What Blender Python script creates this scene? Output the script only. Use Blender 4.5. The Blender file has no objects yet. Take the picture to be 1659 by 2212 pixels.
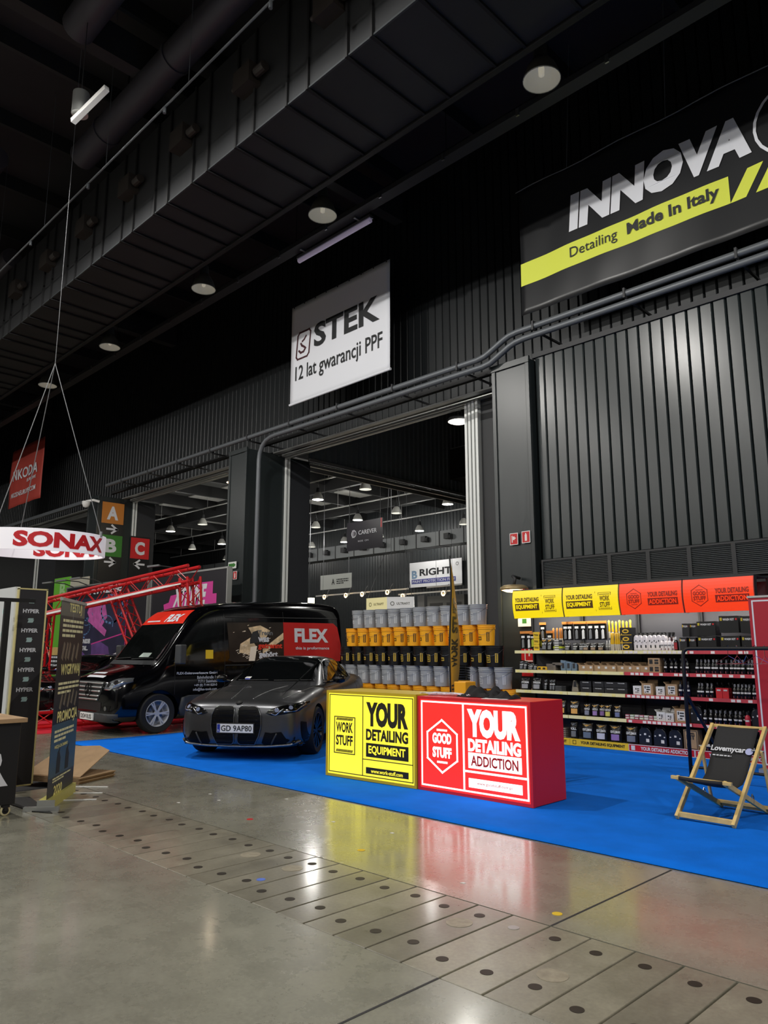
import bpy, bmesh, math, random
from mathutils import Vector, Matrix
from mathutils.bvhtree import BVHTree
from mathutils.geometry import tessellate_polygon
R = math.radians
PI = math.pi
random.seed(7)
S = bpy.context.scene
COL = S.collection

# ------------------------------------------------------------------ camera, world, exposure
cam_d = bpy.data.cameras.new('camera')
cam = bpy.data.objects.new('camera', cam_d)
COL.objects.link(cam)
cam.location = (0, 0, 1.5)
cam.rotation_euler = (R(90 + 10.42), 0, R(44.96))
cam_d.sensor_fit = 'HORIZONTAL'
cam_d.sensor_width = 36
cam_d.lens = 1620 / 1659 * 36
cam_d.clip_end = 200
S.camera = cam
S.view_settings.view_transform = 'Standard'
S.view_settings.look = 'None'
S.view_settings.gamma = 1
S.view_settings.exposure = 0.0
S.view_settings.use_curve_mapping = False
S.cycles.use_denoising = True
S.cycles.max_bounces = 6
S.cycles.sample_clamp_indirect = 4
W = bpy.data.worlds.new('hall_air')
S.world = W
W.use_nodes = True
W.node_tree.nodes['Background'].inputs[0].default_value = (0.55, 0.6, 0.75, 1)
W.node_tree.nodes['Background'].inputs[1].default_value = 0.02
# powers of the lamps (W)
HALL_W = 560.0
FAR_W = 230.0
GATE_W = 110.0
SIGN_E = 1.12
HEAD_E = 0.85


def spot(name, loc, power, color=(1, .97, .92), size=.4, spread=None, parent=None):
    d = bpy.data.lights.new(name, 'AREA')
    d.shape = 'DISK'
    d.size = size
    d.energy = power
    d.color = color
    if spread: d.spread = R(spread)
    o = bpy.data.objects.new(name, d)
    COL.objects.link(o)
    o.location = loc
    if parent: o.parent = parent
    return o


def bulb(name, loc, power, color=(1, .95, .85), radius=.06, parent=None):
    d = bpy.data.lights.new(name, 'POINT')
    d.energy = power
    d.color = color
    d.shadow_soft_size = radius
    o = bpy.data.objects.new(name, d)
    COL.objects.link(o)
    o.location = loc
    if parent: o.parent = parent
    return o


# ------------------------------------------------------------------ materials
def lin(c):
    return tuple(((x / 255) / 12.92 if x / 255 <= .04045 else ((x / 255 + .055) / 1.055) ** 2.4) for x in c[:3])


MATS = {}


def mat(name, rgb=(128, 128, 128), rough=.5, metal=0, em=None, es=1.0, noise=0, nscale=6.0, bump=0, bscale=40.0, spec=.5,
        coat=0, alpha=1.0, trans=0.0):
    if name in MATS: return MATS[name]
    m = bpy.data.materials.new(name)
    m.use_nodes = True
    nt = m.node_tree
    b = nt.nodes['Principled BSDF']
    c = lin(rgb)
    b.inputs['Base Color'].default_value = (*c, 1)
    b.inputs['Roughness'].default_value = rough
    b.inputs['Metallic'].default_value = metal
    b.inputs['Specular IOR Level'].default_value = spec
    b.inputs['Coat Weight'].default_value = coat
    b.inputs['Alpha'].default_value = alpha
    b.inputs['Transmission Weight'].default_value = trans
    if em:
        b.inputs['Emission Color'].default_value = (*lin(em), 1)
        b.inputs['Emission Strength'].default_value = es
    if noise or bump:
        tc = nt.nodes.new('ShaderNodeTexCoord')
        if noise:
            n = nt.nodes.new('ShaderNodeTexNoise')
            n.inputs['Scale'].default_value = nscale
            n.inputs['Detail'].default_value = 6
            nt.links.new(tc.outputs['Object'], n.inputs['Vector'])
            r = nt.nodes.new('ShaderNodeMapRange')
            r.inputs[1].default_value = .3
            r.inputs[2].default_value = .7
            r.inputs[3].default_value = 1 - noise
            r.inputs[4].default_value = 1 + noise
            nt.links.new(n.outputs[0], r.inputs[0])
            mx = nt.nodes.new('ShaderNodeVectorMath')
            mx.operation = 'SCALE'
            mx.inputs[0].default_value = c
            nt.links.new(r.outputs[0], mx.inputs['Scale'])
            nt.links.new(mx.outputs[0], b.inputs['Base Color'])
        if bump:
            n2 = nt.nodes.new('ShaderNodeTexNoise')
            n2.inputs['Scale'].default_value = bscale
            n2.inputs['Detail'].default_value = 4
            nt.links.new(tc.outputs['Object'], n2.inputs['Vector'])
            bp = nt.nodes.new('ShaderNodeBump')
            bp.inputs['Strength'].default_value = bump
            bp.inputs['Distance'].default_value = .01
            nt.links.new(n2.outputs[0], bp.inputs['Height'])
            nt.links.new(bp.outputs[0], b.inputs['Normal'])
    MATS[name] = m
    return m


def concrete(name, rgb, rough0, rough1, stain=.35, seed=0.0, obj=False, coat=0.0):
    """polished concrete: blotches, fine grain, drips, scratches and a worn gloss"""
    m = bpy.data.materials.new(name)
    m.use_nodes = True
    nt = m.node_tree
    N, L = nt.nodes, nt.links
    b = N['Principled BSDF']
    tc = N.new('ShaderNodeTexCoord')
    mp = N.new('ShaderNodeMapping')
    mp.inputs['Location'].default_value = (seed, seed * 1.7, 0)
    L.new(tc.outputs['Object'], mp.inputs[0])
    V = mp.outputs[0]
    if obj:
        oi = N.new('ShaderNodeObjectInfo')
        ad = N.new('ShaderNodeVectorMath')
        ml = N.new('ShaderNodeMath'); ml.operation = 'MULTIPLY'; ml.inputs[1].default_value = 50
        L.new(oi.outputs['Random'], ml.inputs[0])
        L.new(V, ad.inputs[0])
        L.new(ml.outputs[0], ad.inputs[1])
        V = ad.outputs[0]

    def nz(scale, det=8, rg=.6):
        n = N.new('ShaderNodeTexNoise')
        n.inputs['Scale'].default_value = scale
        n.inputs['Detail'].default_value = det
        n.inputs['Roughness'].default_value = rg
        L.new(V, n.inputs['Vector'])
        return n.outputs[0]

    def rng(s, a, c_, lo, hi):
        r = N.new('ShaderNodeMapRange')
        for i, q in enumerate((a, c_, lo, hi)): r.inputs[i + 1].default_value = q
        L.new(s, r.inputs[0])
        return r.outputs[0]

    def mul(a, c_):
        q = N.new('ShaderNodeMath'); q.operation = 'MULTIPLY'
        L.new(a, q.inputs[0]); L.new(c_, q.inputs[1])
        return q.outputs[0]
    big, mid, fine = nz(.7, 6), nz(4.0, 8, .7), nz(45, 5)
    f = mul(rng(big, .3, .7, 1 - stain * .6, 1 + stain * .6), rng(mid, .3, .7, 1 - stain * .45, 1 + stain * .45))
    f = mul(f, rng(fine, .3, .7, .88, 1.12))
    vo = N.new('ShaderNodeTexVoronoi'); vo.inputs['Scale'].default_value = 2.6
    L.new(V, vo.inputs['Vector'])
    f = mul(f, rng(vo.outputs['Distance'], .02, .035, .86, 1.0))
    if obj:
        f = mul(f, rng(oi.outputs['Random'], 0, 1, .85, 1.12))
    col = N.new('ShaderNodeVectorMath'); col.operation = 'SCALE'
    col.inputs[0].default_value = lin(rgb)
    L.new(f, col.inputs['Scale'])
    L.new(col.outputs[0], b.inputs['Base Color'])
    L.new(rng(mid, .3, .7, rough0, rough1), b.inputs['Roughness'])
    b.inputs['Specular IOR Level'].default_value = 1.0
    b.inputs['Coat Weight'].default_value = coat
    b.inputs['Coat Roughness'].default_value = .12
    bp = N.new('ShaderNodeBump'); bp.inputs['Strength'].default_value = .12; bp.inputs['Distance'].default_value = .004
    L.new(fine, bp.inputs['Height'])
    L.new(bp.outputs[0], b.inputs['Normal'])
    MATS[name] = m
    return m


M_floor = concrete('polished_concrete', (138, 136, 122), .22, .34, .3, 0.0, False, .6)
M_trench = concrete('trench_concrete', (132, 127, 111), .26, .42, .45, 3.0, True, .5)
M_carpet = mat('blue_carpet', (14, 116, 232), .95, noise=.10, nscale=3, bump=.5, bscale=300, spec=.1)
M_redcarpet = mat('red_carpet', (200, 45, 60), .95, bump=.4, bscale=300, spec=.1)
M_clad = mat('dark_cladding', (36, 43, 44), .26, .0, noise=.06, nscale=.7, spec=.5)
M_clad2 = mat('upper_cladding', (26, 29, 31), .4, .2)
M_col = mat('column_steel', (36, 42, 43), .33, .0, noise=.05, nscale=.8, spec=.5)
M_roof = mat('roof_black', (40, 38, 42), .7, noise=.2, nscale=.6)
M_duct = mat('duct_black', (50, 51, 53), .5, .3, noise=.15, nscale=.8)
M_pipe = mat('grey_pipe', (96, 100, 104), .45, .3)
M_alu = mat('aluminium', (190, 192, 190), .4, .8)
M_silver = mat('silver_strip', (232, 235, 232), .45, .1)
M_steel = mat('steel', (150, 152, 155), .35, .9)
M_chrome = mat('chrome', (225, 225, 228), .12, 1)
M_black = mat('black_matte', (16, 16, 17), .6)
M_blackg = mat('black_gloss', (8, 8, 9), .12)
M_rubber = mat('rubber', (16, 16, 16), .75)
M_dark = mat('dark_grey', (45, 46, 48), .6)
M_grey = mat('mid_grey', (110, 112, 114), .6)
M_white = mat('white', (232, 232, 230), .6)
M_red = mat('red', (196, 30, 34), .5)
M_redp = mat('red_paint', (190, 24, 30), .3)
M_yellow = mat('yellow', (228, 190, 40), .55)
M_green = mat('sign_green', (52, 120, 40), .5)
M_orange = mat('sign_orange', (190, 120, 50), .4)
M_wood = mat('beech_wood', (222, 190, 120), .45, noise=.12, nscale=14)
M_board = mat('cardboard', (168, 138, 104), .85, noise=.08, nscale=10)
M_reflglow = mat('reflector_glow', (200, 198, 186), .35, em=(215, 210, 195), es=.10)  # faint glow stands in for light bounced inside the reflectors
M_lit = mat('lit_lamp', (255, 250, 235), .4, em=(255, 246, 225), es=14)
M_warm = mat('warm_lamp', (255, 230, 180), .4, em=(255, 214, 150), es=14)


# ------------------------------------------------------------------ geometry collector
class F:
    """a drawing frame: origin, right, up; the normal points at the reader"""
    def __init__(s, o, u, v):
        s.o, s.u, s.v = Vector(o), Vector(u).normalized(), Vector(v).normalized()
        s.n = s.u.cross(s.v)

    def __call__(s, a, b, c=0.0):
        return s.o + s.u * a + s.v * b + s.n * c


TEXT = {}


def glyphs(body, bold):
    k = (body, bold)
    if k not in TEXT:
        cu = bpy.data.curves.new('t', 'FONT')
        cu.body = body
        cu.resolution_u = 3
        cu.offset = bold
        cu.fill_mode = 'FRONT'
        o = bpy.data.objects.new('t', cu)
        COL.objects.link(o)
        me = bpy.data.meshes.new_from_object(o.evaluated_get(bpy.context.evaluated_depsgraph_get()))
        vs = [(v.co.x, v.co.y) for v in me.vertices]
        fs = [tuple(p.vertices) for p in me.polygons]
        x0, x1 = min(v[0] for v in vs), max(v[0] for v in vs)
        y0, y1 = min(v[1] for v in vs), max(v[1] for v in vs)
        vs = [((a - x0) / (x1 - x0), (b - y0) / (y1 - y0)) for a, b in vs]
        bpy.data.objects.remove(o)
        bpy.data.meshes.remove(me)
        bpy.data.curves.remove(cu)
        TEXT[k] = (vs, fs)
    return TEXT[k]


class G:
    def __init__(s):
        s.v, s.f = [], []

    def add(s, vs, fs):
        b = len(s.v)
        s.v += [Vector(v) for v in vs]
        s.f += [tuple(b + i for i in f) for f in fs]
        return s

    def box(s, x0, y0, z0, x1, y1, z1):
        return s.add([(x, y, z) for x in (x0, x1) for y in (y0, y1) for z in (z0, z1)],
                     [(0, 1, 3, 2), (4, 6, 7, 5), (0, 4, 5, 1), (2, 3, 7, 6), (0, 2, 6, 4), (1, 5, 7, 3)])

    def cbox(s, c, d):
        return s.box(c[0] - d[0] / 2, c[1] - d[1] / 2, c[2] - d[2] / 2, c[0] + d[0] / 2, c[1] + d[1] / 2, c[2] + d[2] / 2)

    def bar(s, p, q, w, h=None, up=(0, 0, 1)):
        p, q = Vector(p), Vector(q)
        h = h or w
        d = (q - p).normalized()
        u = Vector(up)
        if abs(d.dot(u)) > .98: u = Vector((0, 1, 0))
        a = d.cross(u).normalized() * w / 2
        b = a.cross(d).normalized() * h / 2
        vs = [e + a * i + b * j for e in (p, q) for i, j in ((-1, -1), (1, -1), (1, 1), (-1, 1))]
        return s.add(vs, [(3, 2, 1, 0), (4, 5, 6, 7)] + [(i, (i + 1) % 4, 4 + (i + 1) % 4, 4 + i) for i in range(4)])

    def cyl(s, p, q, r, r2=None, n=12, cap=True):
        p, q = Vector(p), Vector(q)
        r2 = r if r2 is None else r2
        d = (q - p).normalized()
        u = Vector((0, 0, 1)) if abs(d.z) < .9 else Vector((1, 0, 0))
        a = d.cross(u).normalized()
        b = d.cross(a)
        vs = []
        for e, rr in ((p, r), (q, r2)):
            for i in range(n):
                t = 2 * PI * i / n
                vs.append(e + a * math.cos(t) * rr + b * math.sin(t) * rr)
        fs = [(i, (i + 1) % n, n + (i + 1) % n, n + i) for i in range(n)]
        if cap: fs += [tuple(reversed(range(n))), tuple(range(n, 2 * n))]
        return s.add(vs, fs)

    def tube(s, pts, r, n=8):
        pts = [Vector(p) for p in pts]
        vs, fs = [], []
        a = None
        for k, p in enumerate(pts):
            d = (pts[min(k + 1, len(pts) - 1)] - pts[max(k - 1, 0)]).normalized()
            if a is None:
                u = Vector((0, 0, 1)) if abs(d.z) < .9 else Vector((1, 0, 0))
                a = d.cross(u).normalized()
            a = (a - d * a.dot(d)).normalized()
            b = d.cross(a)
            vs += [p + (a * math.cos(2 * PI * i / n) + b * math.sin(2 * PI * i / n)) * r for i in range(n)]
        for k in range(len(pts) - 1):
            fs += [(k * n + i, k * n + (i + 1) % n, (k + 1) * n + (i + 1) % n, (k + 1) * n + i) for i in range(n)]
        fs += [tuple(reversed(range(n))), tuple((len(pts) - 1) * n + i for i in range(n))]
        return s.add(vs, fs)

    def lathe(s, prof, n=20, c=(0, 0, 0), ax='z'):
        vs, fs = [], []
        for r, z in prof:
            for i in range(n):
                t = 2 * PI * i / n
                a, b = max(r, 1e-4) * math.cos(t), max(r, 1e-4) * math.sin(t)
                p = (a, b, z) if ax == 'z' else ((a, z, b) if ax == 'y' else (z, a, b))
                vs.append(Vector(p) + Vector(c))
        for k in range(len(prof) - 1):
            fs += [(k * n + i, k * n + (i + 1) % n, (k + 1) * n + (i + 1) % n, (k + 1) * n + i) for i in range(n)]
        return s.add(vs, fs)

    def poly(s, pts, fr, c0, c1):
        n = len(pts)
        vs = [fr(a, b, c0) for a, b in pts] + [fr(a, b, c1) for a, b in pts]
        tris = tessellate_polygon([[Vector((a, b, 0)) for a, b in pts]])
        fs = [(i, (i + 1) % n, n + (i + 1) % n, n + i) for i in range(n)]
        fs += [tuple(n + i for i in t) for t in tris] + [tuple(reversed(t)) for t in tris]
        return s.add(vs, fs)

    def rect(s, fr, a0, b0, a1, b1, c0=0, c1=.004):
        return s.poly([(a0, b0), (a1, b0), (a1, b1), (a0, b1)], fr, c0, c1)

    def rim(s, fr, a0, b0, a1, b1, w, c0=0, c1=.004):
        s.rect(fr, a0, b0, a1, b0 + w, c0, c1); s.rect(fr, a0, b1 - w, a1, b1, c0, c1)
        s.rect(fr, a0, b0 + w, a0 + w, b1 - w, c0, c1); s.rect(fr, a1 - w, b0 + w, a1, b1 - w, c0, c1)
        return s

    def path(s, fr, pts, w, c0=0, c1=.004, close=False):
        pts = [Vector((a, b)) for a, b in pts]
        seq = list(zip(pts, pts[1:])) + ([(pts[-1], pts[0])] if close else [])
        for p, q in seq:
            d = (q - p).normalized() * w / 2
            o = Vector((-d.y, d.x))
            s.poly([tuple(p - d + o * -1), tuple(q + d - o), tuple(q + d + o), tuple(p - d + o)], fr, c0, c1)
        return s

    def disc(s, fr, a, b, r, c0=0, c1=.004, n=20):
        return s.poly([(a + r * math.cos(2 * PI * i / n), b + r * math.sin(2 * PI * i / n)) for i in range(n)], fr, c0, c1)

    def ring(s, fr, a, b, r0, r1, c1=.004, n=24):
        vs = []
        for r in (r0, r1):
            vs += [fr(a + r * math.cos(2 * PI * i / n), b + r * math.sin(2 * PI * i / n), c1) for i in range(n)]
        return s.add(vs, [(i, (i + 1) % n, n + (i + 1) % n, n + i) for i in range(n)])

    def text(s, fr, body, a0, b0, a1, b1, c=.005, bold=0.0, slant=0.0):
        vs, fs = glyphs(body, bold)
        return s.add([fr(a0 + x * (a1 - a0) + slant * y * (b1 - b0), b0 + y * (b1 - b0), c) for x, y in vs], fs)

    def fake(s, fr, a0, b0, a1, b1, lines, c=.005, seed=1):
        """unreadably small print: rows of word-length dashes"""
        rnd = random.Random(seed)
        h = (b1 - b0) / lines
        for i in range(lines):
            y = b1 - (i + .8) * h
            x = a0
            end = a1 if i < lines - 1 else a0 + (a1 - a0) * .6
            while x < end:
                w = min(rnd.uniform(.06, .2) * (a1 - a0), end - x)
                s.rect(fr, x, y, x + w, y + h * .55, c - .002, c)
                x += w + .03 * (a1 - a0)
        return s

    def xf(s, M):
        s.v = [M @ v for v in s.v]
        return s

    def build(s, name, m, parent=None, smooth=False, bevel=0, solid=0, auto=None):
        me = bpy.data.meshes.new(name)
        me.from_pydata([tuple(v) for v in s.v], [], s.f)
        bm = bmesh.new(); bm.from_mesh(me)
        bmesh.ops.recalc_face_normals(bm, faces=bm.faces)
        bm.to_mesh(me); bm.free()
        me.materials.append(m)
        o = bpy.data.objects.new(name, me)
        COL.objects.link(o)
        if parent is not None: o.parent = parent
        if smooth:
            me.polygons.foreach_set('use_smooth', [True] * len(me.polygons))
            if auto: me.set_sharp_from_angle(angle=R(auto))
        if bevel:
            b = o.modifiers.new('b', 'BEVEL'); b.width = bevel; b.segments = 2; b.limit_method = 'ANGLE'
        if solid:
            b = o.modifiers.new('s', 'SOLIDIFY'); b.thickness = solid; b.offset = 0
        return o


def tag(o, label, cat, group=None, kind=None):
    o['label'] = label
    o['category'] = cat
    if group: o['group'] = group
    if kind: o['kind'] = kind
    return o


def thing(name, label, cat, loc=(0, 0, 0), rz=0, group=None):
    o = bpy.data.objects.new(name, None)
    o.empty_display_size = .1
    COL.objects.link(o)
    o.location = loc
    o.rotation_euler = (0, 0, rz)
    return tag(o, label, cat, group)


def struct(o):
    o['kind'] = 'structure'
    return o


KIDS = {}


def dup(root, loc, rz=None, label=None, group=None, scale=None):
    kids = [o for o in bpy.data.objects if o.parent == root] if root.name not in KIDS else KIDS[root.name]
    KIDS[root.name] = kids
    r = root.copy(); COL.objects.link(r)
    r.location = loc
    if rz is not None: r.rotation_euler = (0, 0, rz)
    if scale: r.scale = scale
    if label: r['label'] = label
    if group: r['group'] = group
    for k in kids:
        c = k.copy(); COL.objects.link(c); c.parent = r
        sub = KIDS.get(k.name)
        if sub is None:
            sub = [o for o in bpy.data.objects if o.parent == k]
            KIDS[k.name] = sub
        for g in sub:
            d = g.copy(); COL.objects.link(d); d.parent = c
    return r


def relabel(root, part, m):
    for o in bpy.data.objects:
        if o.parent == root and o.name.split('.')[0] == part:
            o.data = o.data.copy(); o.data.materials[0] = m


ORD = ['first', 'second', 'third', 'fourth', 'fifth', 'sixth', 'seventh', 'eighth', 'ninth', 'tenth', 'eleventh', 'twelfth',
       'thirteenth', 'fourteenth', 'fifteenth', 'sixteenth', 'seventeenth', 'eighteenth', 'nineteenth', 'twentieth',
       'twenty-first', 'twenty-second', 'twenty-third', 'twenty-fourth', 'twenty-fifth', 'twenty-sixth', 'twenty-seventh',
       'twenty-eighth', 'twenty-ninth', 'thirtieth', 'thirty-first', 'thirty-second', 'thirty-third']
X, Y, Z = Vector((1, 0, 0)), Vector((0, 1, 0)), Vector((0, 0, 1))


def front(x, y, z):      # a surface that faces the aisle
    return F((x, y, z), X, Z)


def facing(x, y, z, deg):   # same, turned about the vertical (0 = facing the aisle)
    c, s_ = math.cos(R(deg)), math.sin(R(deg))
    return F((x, y, z), (c, s_, 0), Z)
# ------------------------------------------------------------------ hall shell
TY0, TY1 = 2.88, 3.83     # the service trench crosses the floor
g = G().box(-48, -34, -.3, 14, TY0, 0)
struct(g.build('floor', M_floor))
g = G().box(-48, TY1, -.3, 14, 13.9, 0)
struct(g.build('floor', M_floor))
g = G().box(-48, TY0, -.3, 14, TY1, -.06)
struct(g.build('floor', M_dark))
g = G().box(-72, 13.9, -.3, 14, 41, 0)
struct(g.build('floor', mat('far_floor', (120, 115, 108), .4)))
# saw-cut joint across the front slab, and the yellow marker dots
g = G()
g.box(-2.525, -6, .0005, -2.512, TY0, .0015).box(-2.525, TY1, .0005, -2.512, 5.34, .0015)
g.box(-7.6, -2.2, .0005, 2, -2.19, .0015)
struct(g.build('floor_joint', M_dark))

TC = G().box(.005, .008, -.055, .245, TY1 - TY0 - .008, .0)
proto = TC.build('trench_cover_plate', M_trench, bevel=.004)
proto.data.materials[0] = M_trench


def plug(fr_x, fr_y, r, m, name, par):
    q = G()
    fr = F((fr_x, fr_y, .0005), X, Y)
    q.disc(fr, 0, 0, r, -.003, .0012, 24)
    return q.build(name, m, par)


M_iron = mat('plug_iron', (58, 52, 46), .5, .4)
M_patch = mat('pale_disc', (150, 142, 124), .45, noise=.2, nscale=20)
NT = 32
for k in range(NT):
    x = -8.77 + k * .25
    o = proto if k == 0 else proto.copy()
    if k: COL.objects.link(o)
    o.location = (x, TY0, 0)
    tag(o, '%s concrete trench cover plate counted along the floor strip from the roll-up banner' % ORD[k], 'cover plate',
        'trench cover plates')
    plug(.12, .18 + .03 * (k % 3), .032, M_iron, 'lifting_plug', o)
    plug(.12, .78 + .02 * (k % 2), .032, M_iron if k not in (24, 30) else M_alu, 'lifting_plug', o)
    if k in (15, 17, 23, 26): plug(.11, .4 if k == 26 else .63, .075, M_patch, 'inspection_disc', o)

# blue booth carpet and red carpet of the neighbour
g = G()
nx, ny = 60, 34
x0, x1, y0, y1 = -12.72, 4.0, 5.36, 12.4
for j in range(ny + 1):
    for i in range(nx + 1):
        x, y = x0 + (x1 - x0) * i / nx, y0 + (y1 - y0) * j / ny
        w = math.sin(x * 1.9 + 1.3 * y) * math.sin(y * 2.3 - x * .6)
        g.v.append(Vector((x, y, .007 + .004 * w * (0 if j == 0 else 1))))
for j in range(ny):
    for i in range(nx):
        a = j * (nx + 1) + i
        g.f.append((a, a + 1, a + nx + 2, a + nx + 1))
o = g.build('carpet', M_carpet, smooth=True, solid=.004)
tag(o, 'bright blue carpet laid on the concrete under the booth counters', 'carpet')
o = G().box(-24, 5.25, .001, -14.35, 11.2, .006).build('carpet', M_redcarpet)
tag(o, 'red carpet under the black van and the red truss', 'carpet')


def ribbed(x0, x1, z0, z1, y, pitch=.225, gap=.055, depth=.06, ax='x'):
    """deep trapezoid sheet; returns G, ribs run vertically, flat pans towards -y"""
    q = G()
    pts = []
    x = x0
    while x < x1 - 1e-6:
        e = min(x + pitch, x1)
        pts += [(x, y + depth), (x + gap * .25, y + depth * .25), (x + gap * .45, y), (e - gap * .55, y), (e - gap * .3, y + depth * .3), (e - .002, y + depth)]
        x += pitch
    for a, b in pts:
        p = (a, b) if ax == 'x' else (b, a)
        q.v += [Vector((p[0], p[1], z0)), Vector((p[0], p[1], z1))]
    q.f += [(2 * i, 2 * i + 2, 2 * i + 3, 2 * i + 1) for i in range(len(pts) - 1)]
    return q


GATE = 7.45
# right bay: lighter semi-gloss sheet up to the pipes
struct(ribbed(-8.22, 3, 3.26, 7.5, 12.66, .228).build('wall_back', M_clad, solid=.004))
struct(G().box(-8.25, 12.74, 0, 3, 12.9, 7.5).build('wall_back', M_clad2))
struct(G().box(-8.25, 12.62, 7.46, 3, 12.9, 7.56).build('trim_1', M_dark))
struct(G().box(-8.22, 12.66, 0, 3, 12.74, 2.66).build('wall_back', M_clad2))
# dark sheet above the gates
struct(ribbed(-48, 3, GATE + .12, 14.4, 13.62, .24).build('wall_back', M_clad2, solid=.004))
struct(G().box(-48, 13.7, GATE + .1, 3, 14.0, 14.4).build('wall_back', M_clad2))
for k in range(3):      # between-gate piers (the columns stand in front of them)
    xc = -10 * k
    pier = G().box(-9.17 + xc - 1.7 if k else -9.17, 12.5, 0, -8.27 + xc, 14.9, GATE)
    if k == 0:
        pier = G().box(-9.17, 12.5, 0, -8.27, 14.9, GATE)
    else:
        pier = G().box(-9.17 + xc, 12.5, 0, -8.27 + xc, 14.9, GATE)
    struct(pier.build('column', M_col, bevel=.01))
    t = G().box(-9.2 + xc, 12.46, GATE - .1, -8.24 + xc, 12.52, GATE + .04)
    t.box(-9.19 + xc, 12.47, 0, -9.1 + xc, 12.52, GATE - .1).box(-8.34 + xc, 12.47, 0, -8.25 + xc, 12.52, GATE - .1)
    struct(t.build('trim_%d' % (k + 2), M_col, bevel=.006))
    # folded gate leaves seen end-on (right of the opening): pale edge strips
    s_ = G()
    for i in range(4):
        s_.box(-11.0 + xc + i * .125, 13.78 - i * .02, 0, -10.93 + xc + i * .125, 14.5, GATE - .04)
    struct(s_.build('door_%d' % (k + 1), M_silver, bevel=.004))
    s_ = G()
    for i in range(4):
        s_.box(-10.93 + xc + i * .125, 13.85, 0, -10.875 + xc + i * .125, 14.5, GATE - .05)
    s_.box(-10.5 + xc, 13.85, 0, -9.17 + xc, 14.9, GATE)
    struct(s_.build('door_%d' % (k + 1), M_dark))
    # left reveal: guide posts and a dark leaf stack
    s_ = G().box(-18.29 + xc, 13.92, 0, -18.2 + xc, 13.97, GATE).box(-18.29 + xc, 14.03, 0, -18.2 + xc, 14.08, GATE)
    struct(s_.build('trim_%d' % (k + 6), M_silver))
    s_ = G().box(-18.5 + xc, 14.1, 0, -18.22 + xc, 14.9, GATE - .12)
    struct(s_.build('door_%d' % (k + 4), mat('leaf_stack', (46, 48, 52), .5, .2), bevel=.01))
    # head track
    s_ = G().box(-18.2 + xc, 13.75, GATE - .06, -9.2 + xc, 13.82, GATE + .02).box(-18.2 + xc, 13.86, GATE - .1, -9.2 + xc, 13.95, GATE - .02)
    s_.box(-18.2 + xc, 13.4, GATE - .02, -9.2 + xc, 13.55, GATE + .02)
    struct(s_.build('trim_%d' % (k + 10), M_alu))
    s_ = G().box(-18.2 + xc, 12.95, GATE + .1, -9.2 + xc, 13.0, GATE + .22).box(-18.2 + xc, 12.92, GATE + .1, -9.2 + xc, 13.03, GATE + .12)
    struct(s_.build('beam', M_black))
# corner of the far column
# ceiling: roof sheet, purlins across, round ducts along
struct(G().box(-50, -34, 14.4, 14, 14, 14.6).build('ceiling', M_roof))
s_ = G()
for i in range(17):
    x = -44 + i * 2.6
    s_.box(x, -12, 14.0, x + .1, 13.6, 14.4)
struct(s_.build('beam', M_duct))
s_ = G()
for x in (-37, -25, -13, -1): s_.box(x - .15, -12, 13.0, x + .15, 13.6, 13.7)
struct(s_.build('beam', M_duct))
for nm, yy, lab in (('a', 4.55, 'nearer'), ('b', 6.2, 'further')):
    xl = -16.2 if nm == 'b' else -12.6
    pd = G().cyl((xl, yy, 12.9), (14, yy, 12.9), .3, n=20)
    for x in range(int(xl) + 1, 14, 3): pd.cyl((x, yy, 12.9), (x + .08, yy, 12.9), .33, n=20)
    pd.cyl((xl - 6 if nm == 'b' else xl - 5, yy + (.5 if nm == 'b' else .2), 12.9), (xl - 22, yy + .3, 12.9), .28, n=20)
    o = pd.build('roof_tube', mat('tube_grey', (74, 72, 80), .45, .3), smooth=True, auto=40)
    tag(o, '%s round dark tube running under the roof above the square duct' % lab, 'duct')
    for x in range(int(xl) + 2, 12, 4): struct(G().bar((x, yy, 13.2), (x, yy, 14.4), .03).build('hanger_rod', M_black))
# walls that close the hall behind the camera
struct(G().box(-50, -34.2, 0, 14, -34, 14.6).build('wall_front', M_clad2))
struct(G().box(14, -34.2, 0, 14.2, 14, 14.6).build('wall_right', M_clad2))
struct(G().box(-50.2, -34.2, 0, -50, 14, 14.6).build('wall_left', M_clad2))

# ------------------------------------------------------------------ air duct
d = thing('air_duct', 'long square black flanged air duct under the roof before the wall', 'duct', (0, 0, 10.5))
DY0, DY1 = 6.75, 8.55
G().box(-46, DY0, 0, 14, DY1, 2.1).build('duct_body', M_duct, d)
fl = G()
x = -46.0
k = 0
while x < 13:
    w = .05
    for a in (x, x + .95):
        fl.box(a, DY0 - .045, -.045, a + w, DY1 + .02, .0).box(a, DY0 - .045, 0, a + w, DY0, 2.1)
    x += 1.5
fl.build('flange', mat('flange_black', (14, 14, 16), .6), d)
G().box(-46, DY0 - .02, -.02, 14, DY0 + .012, .012).build('edge_seam', mat('seam', (74, 78, 80), .4, .5), d)
G().box(-46, DY1 - .04, -.07, 14, DY1 + .06, .05).build('edge_angle', mat('angle_black', (22, 22, 24), .5), d)
for i in range(9):
    x = -21.6 + i * 2.25
    b = G().box(x, DY0 - .25, .85, x + .5, DY0, 1.25).cyl((x + .55, DY0 - .12, 1.02), (x + .8, DY0 - .12, 1.02), .09)
    b.cyl((x - .2, DY0 - .1, 1.1), (x, DY0 - .1, 1.1), .05)
    b.build('damper_box', mat('damper', (46, 40, 36), .5), d)

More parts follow.
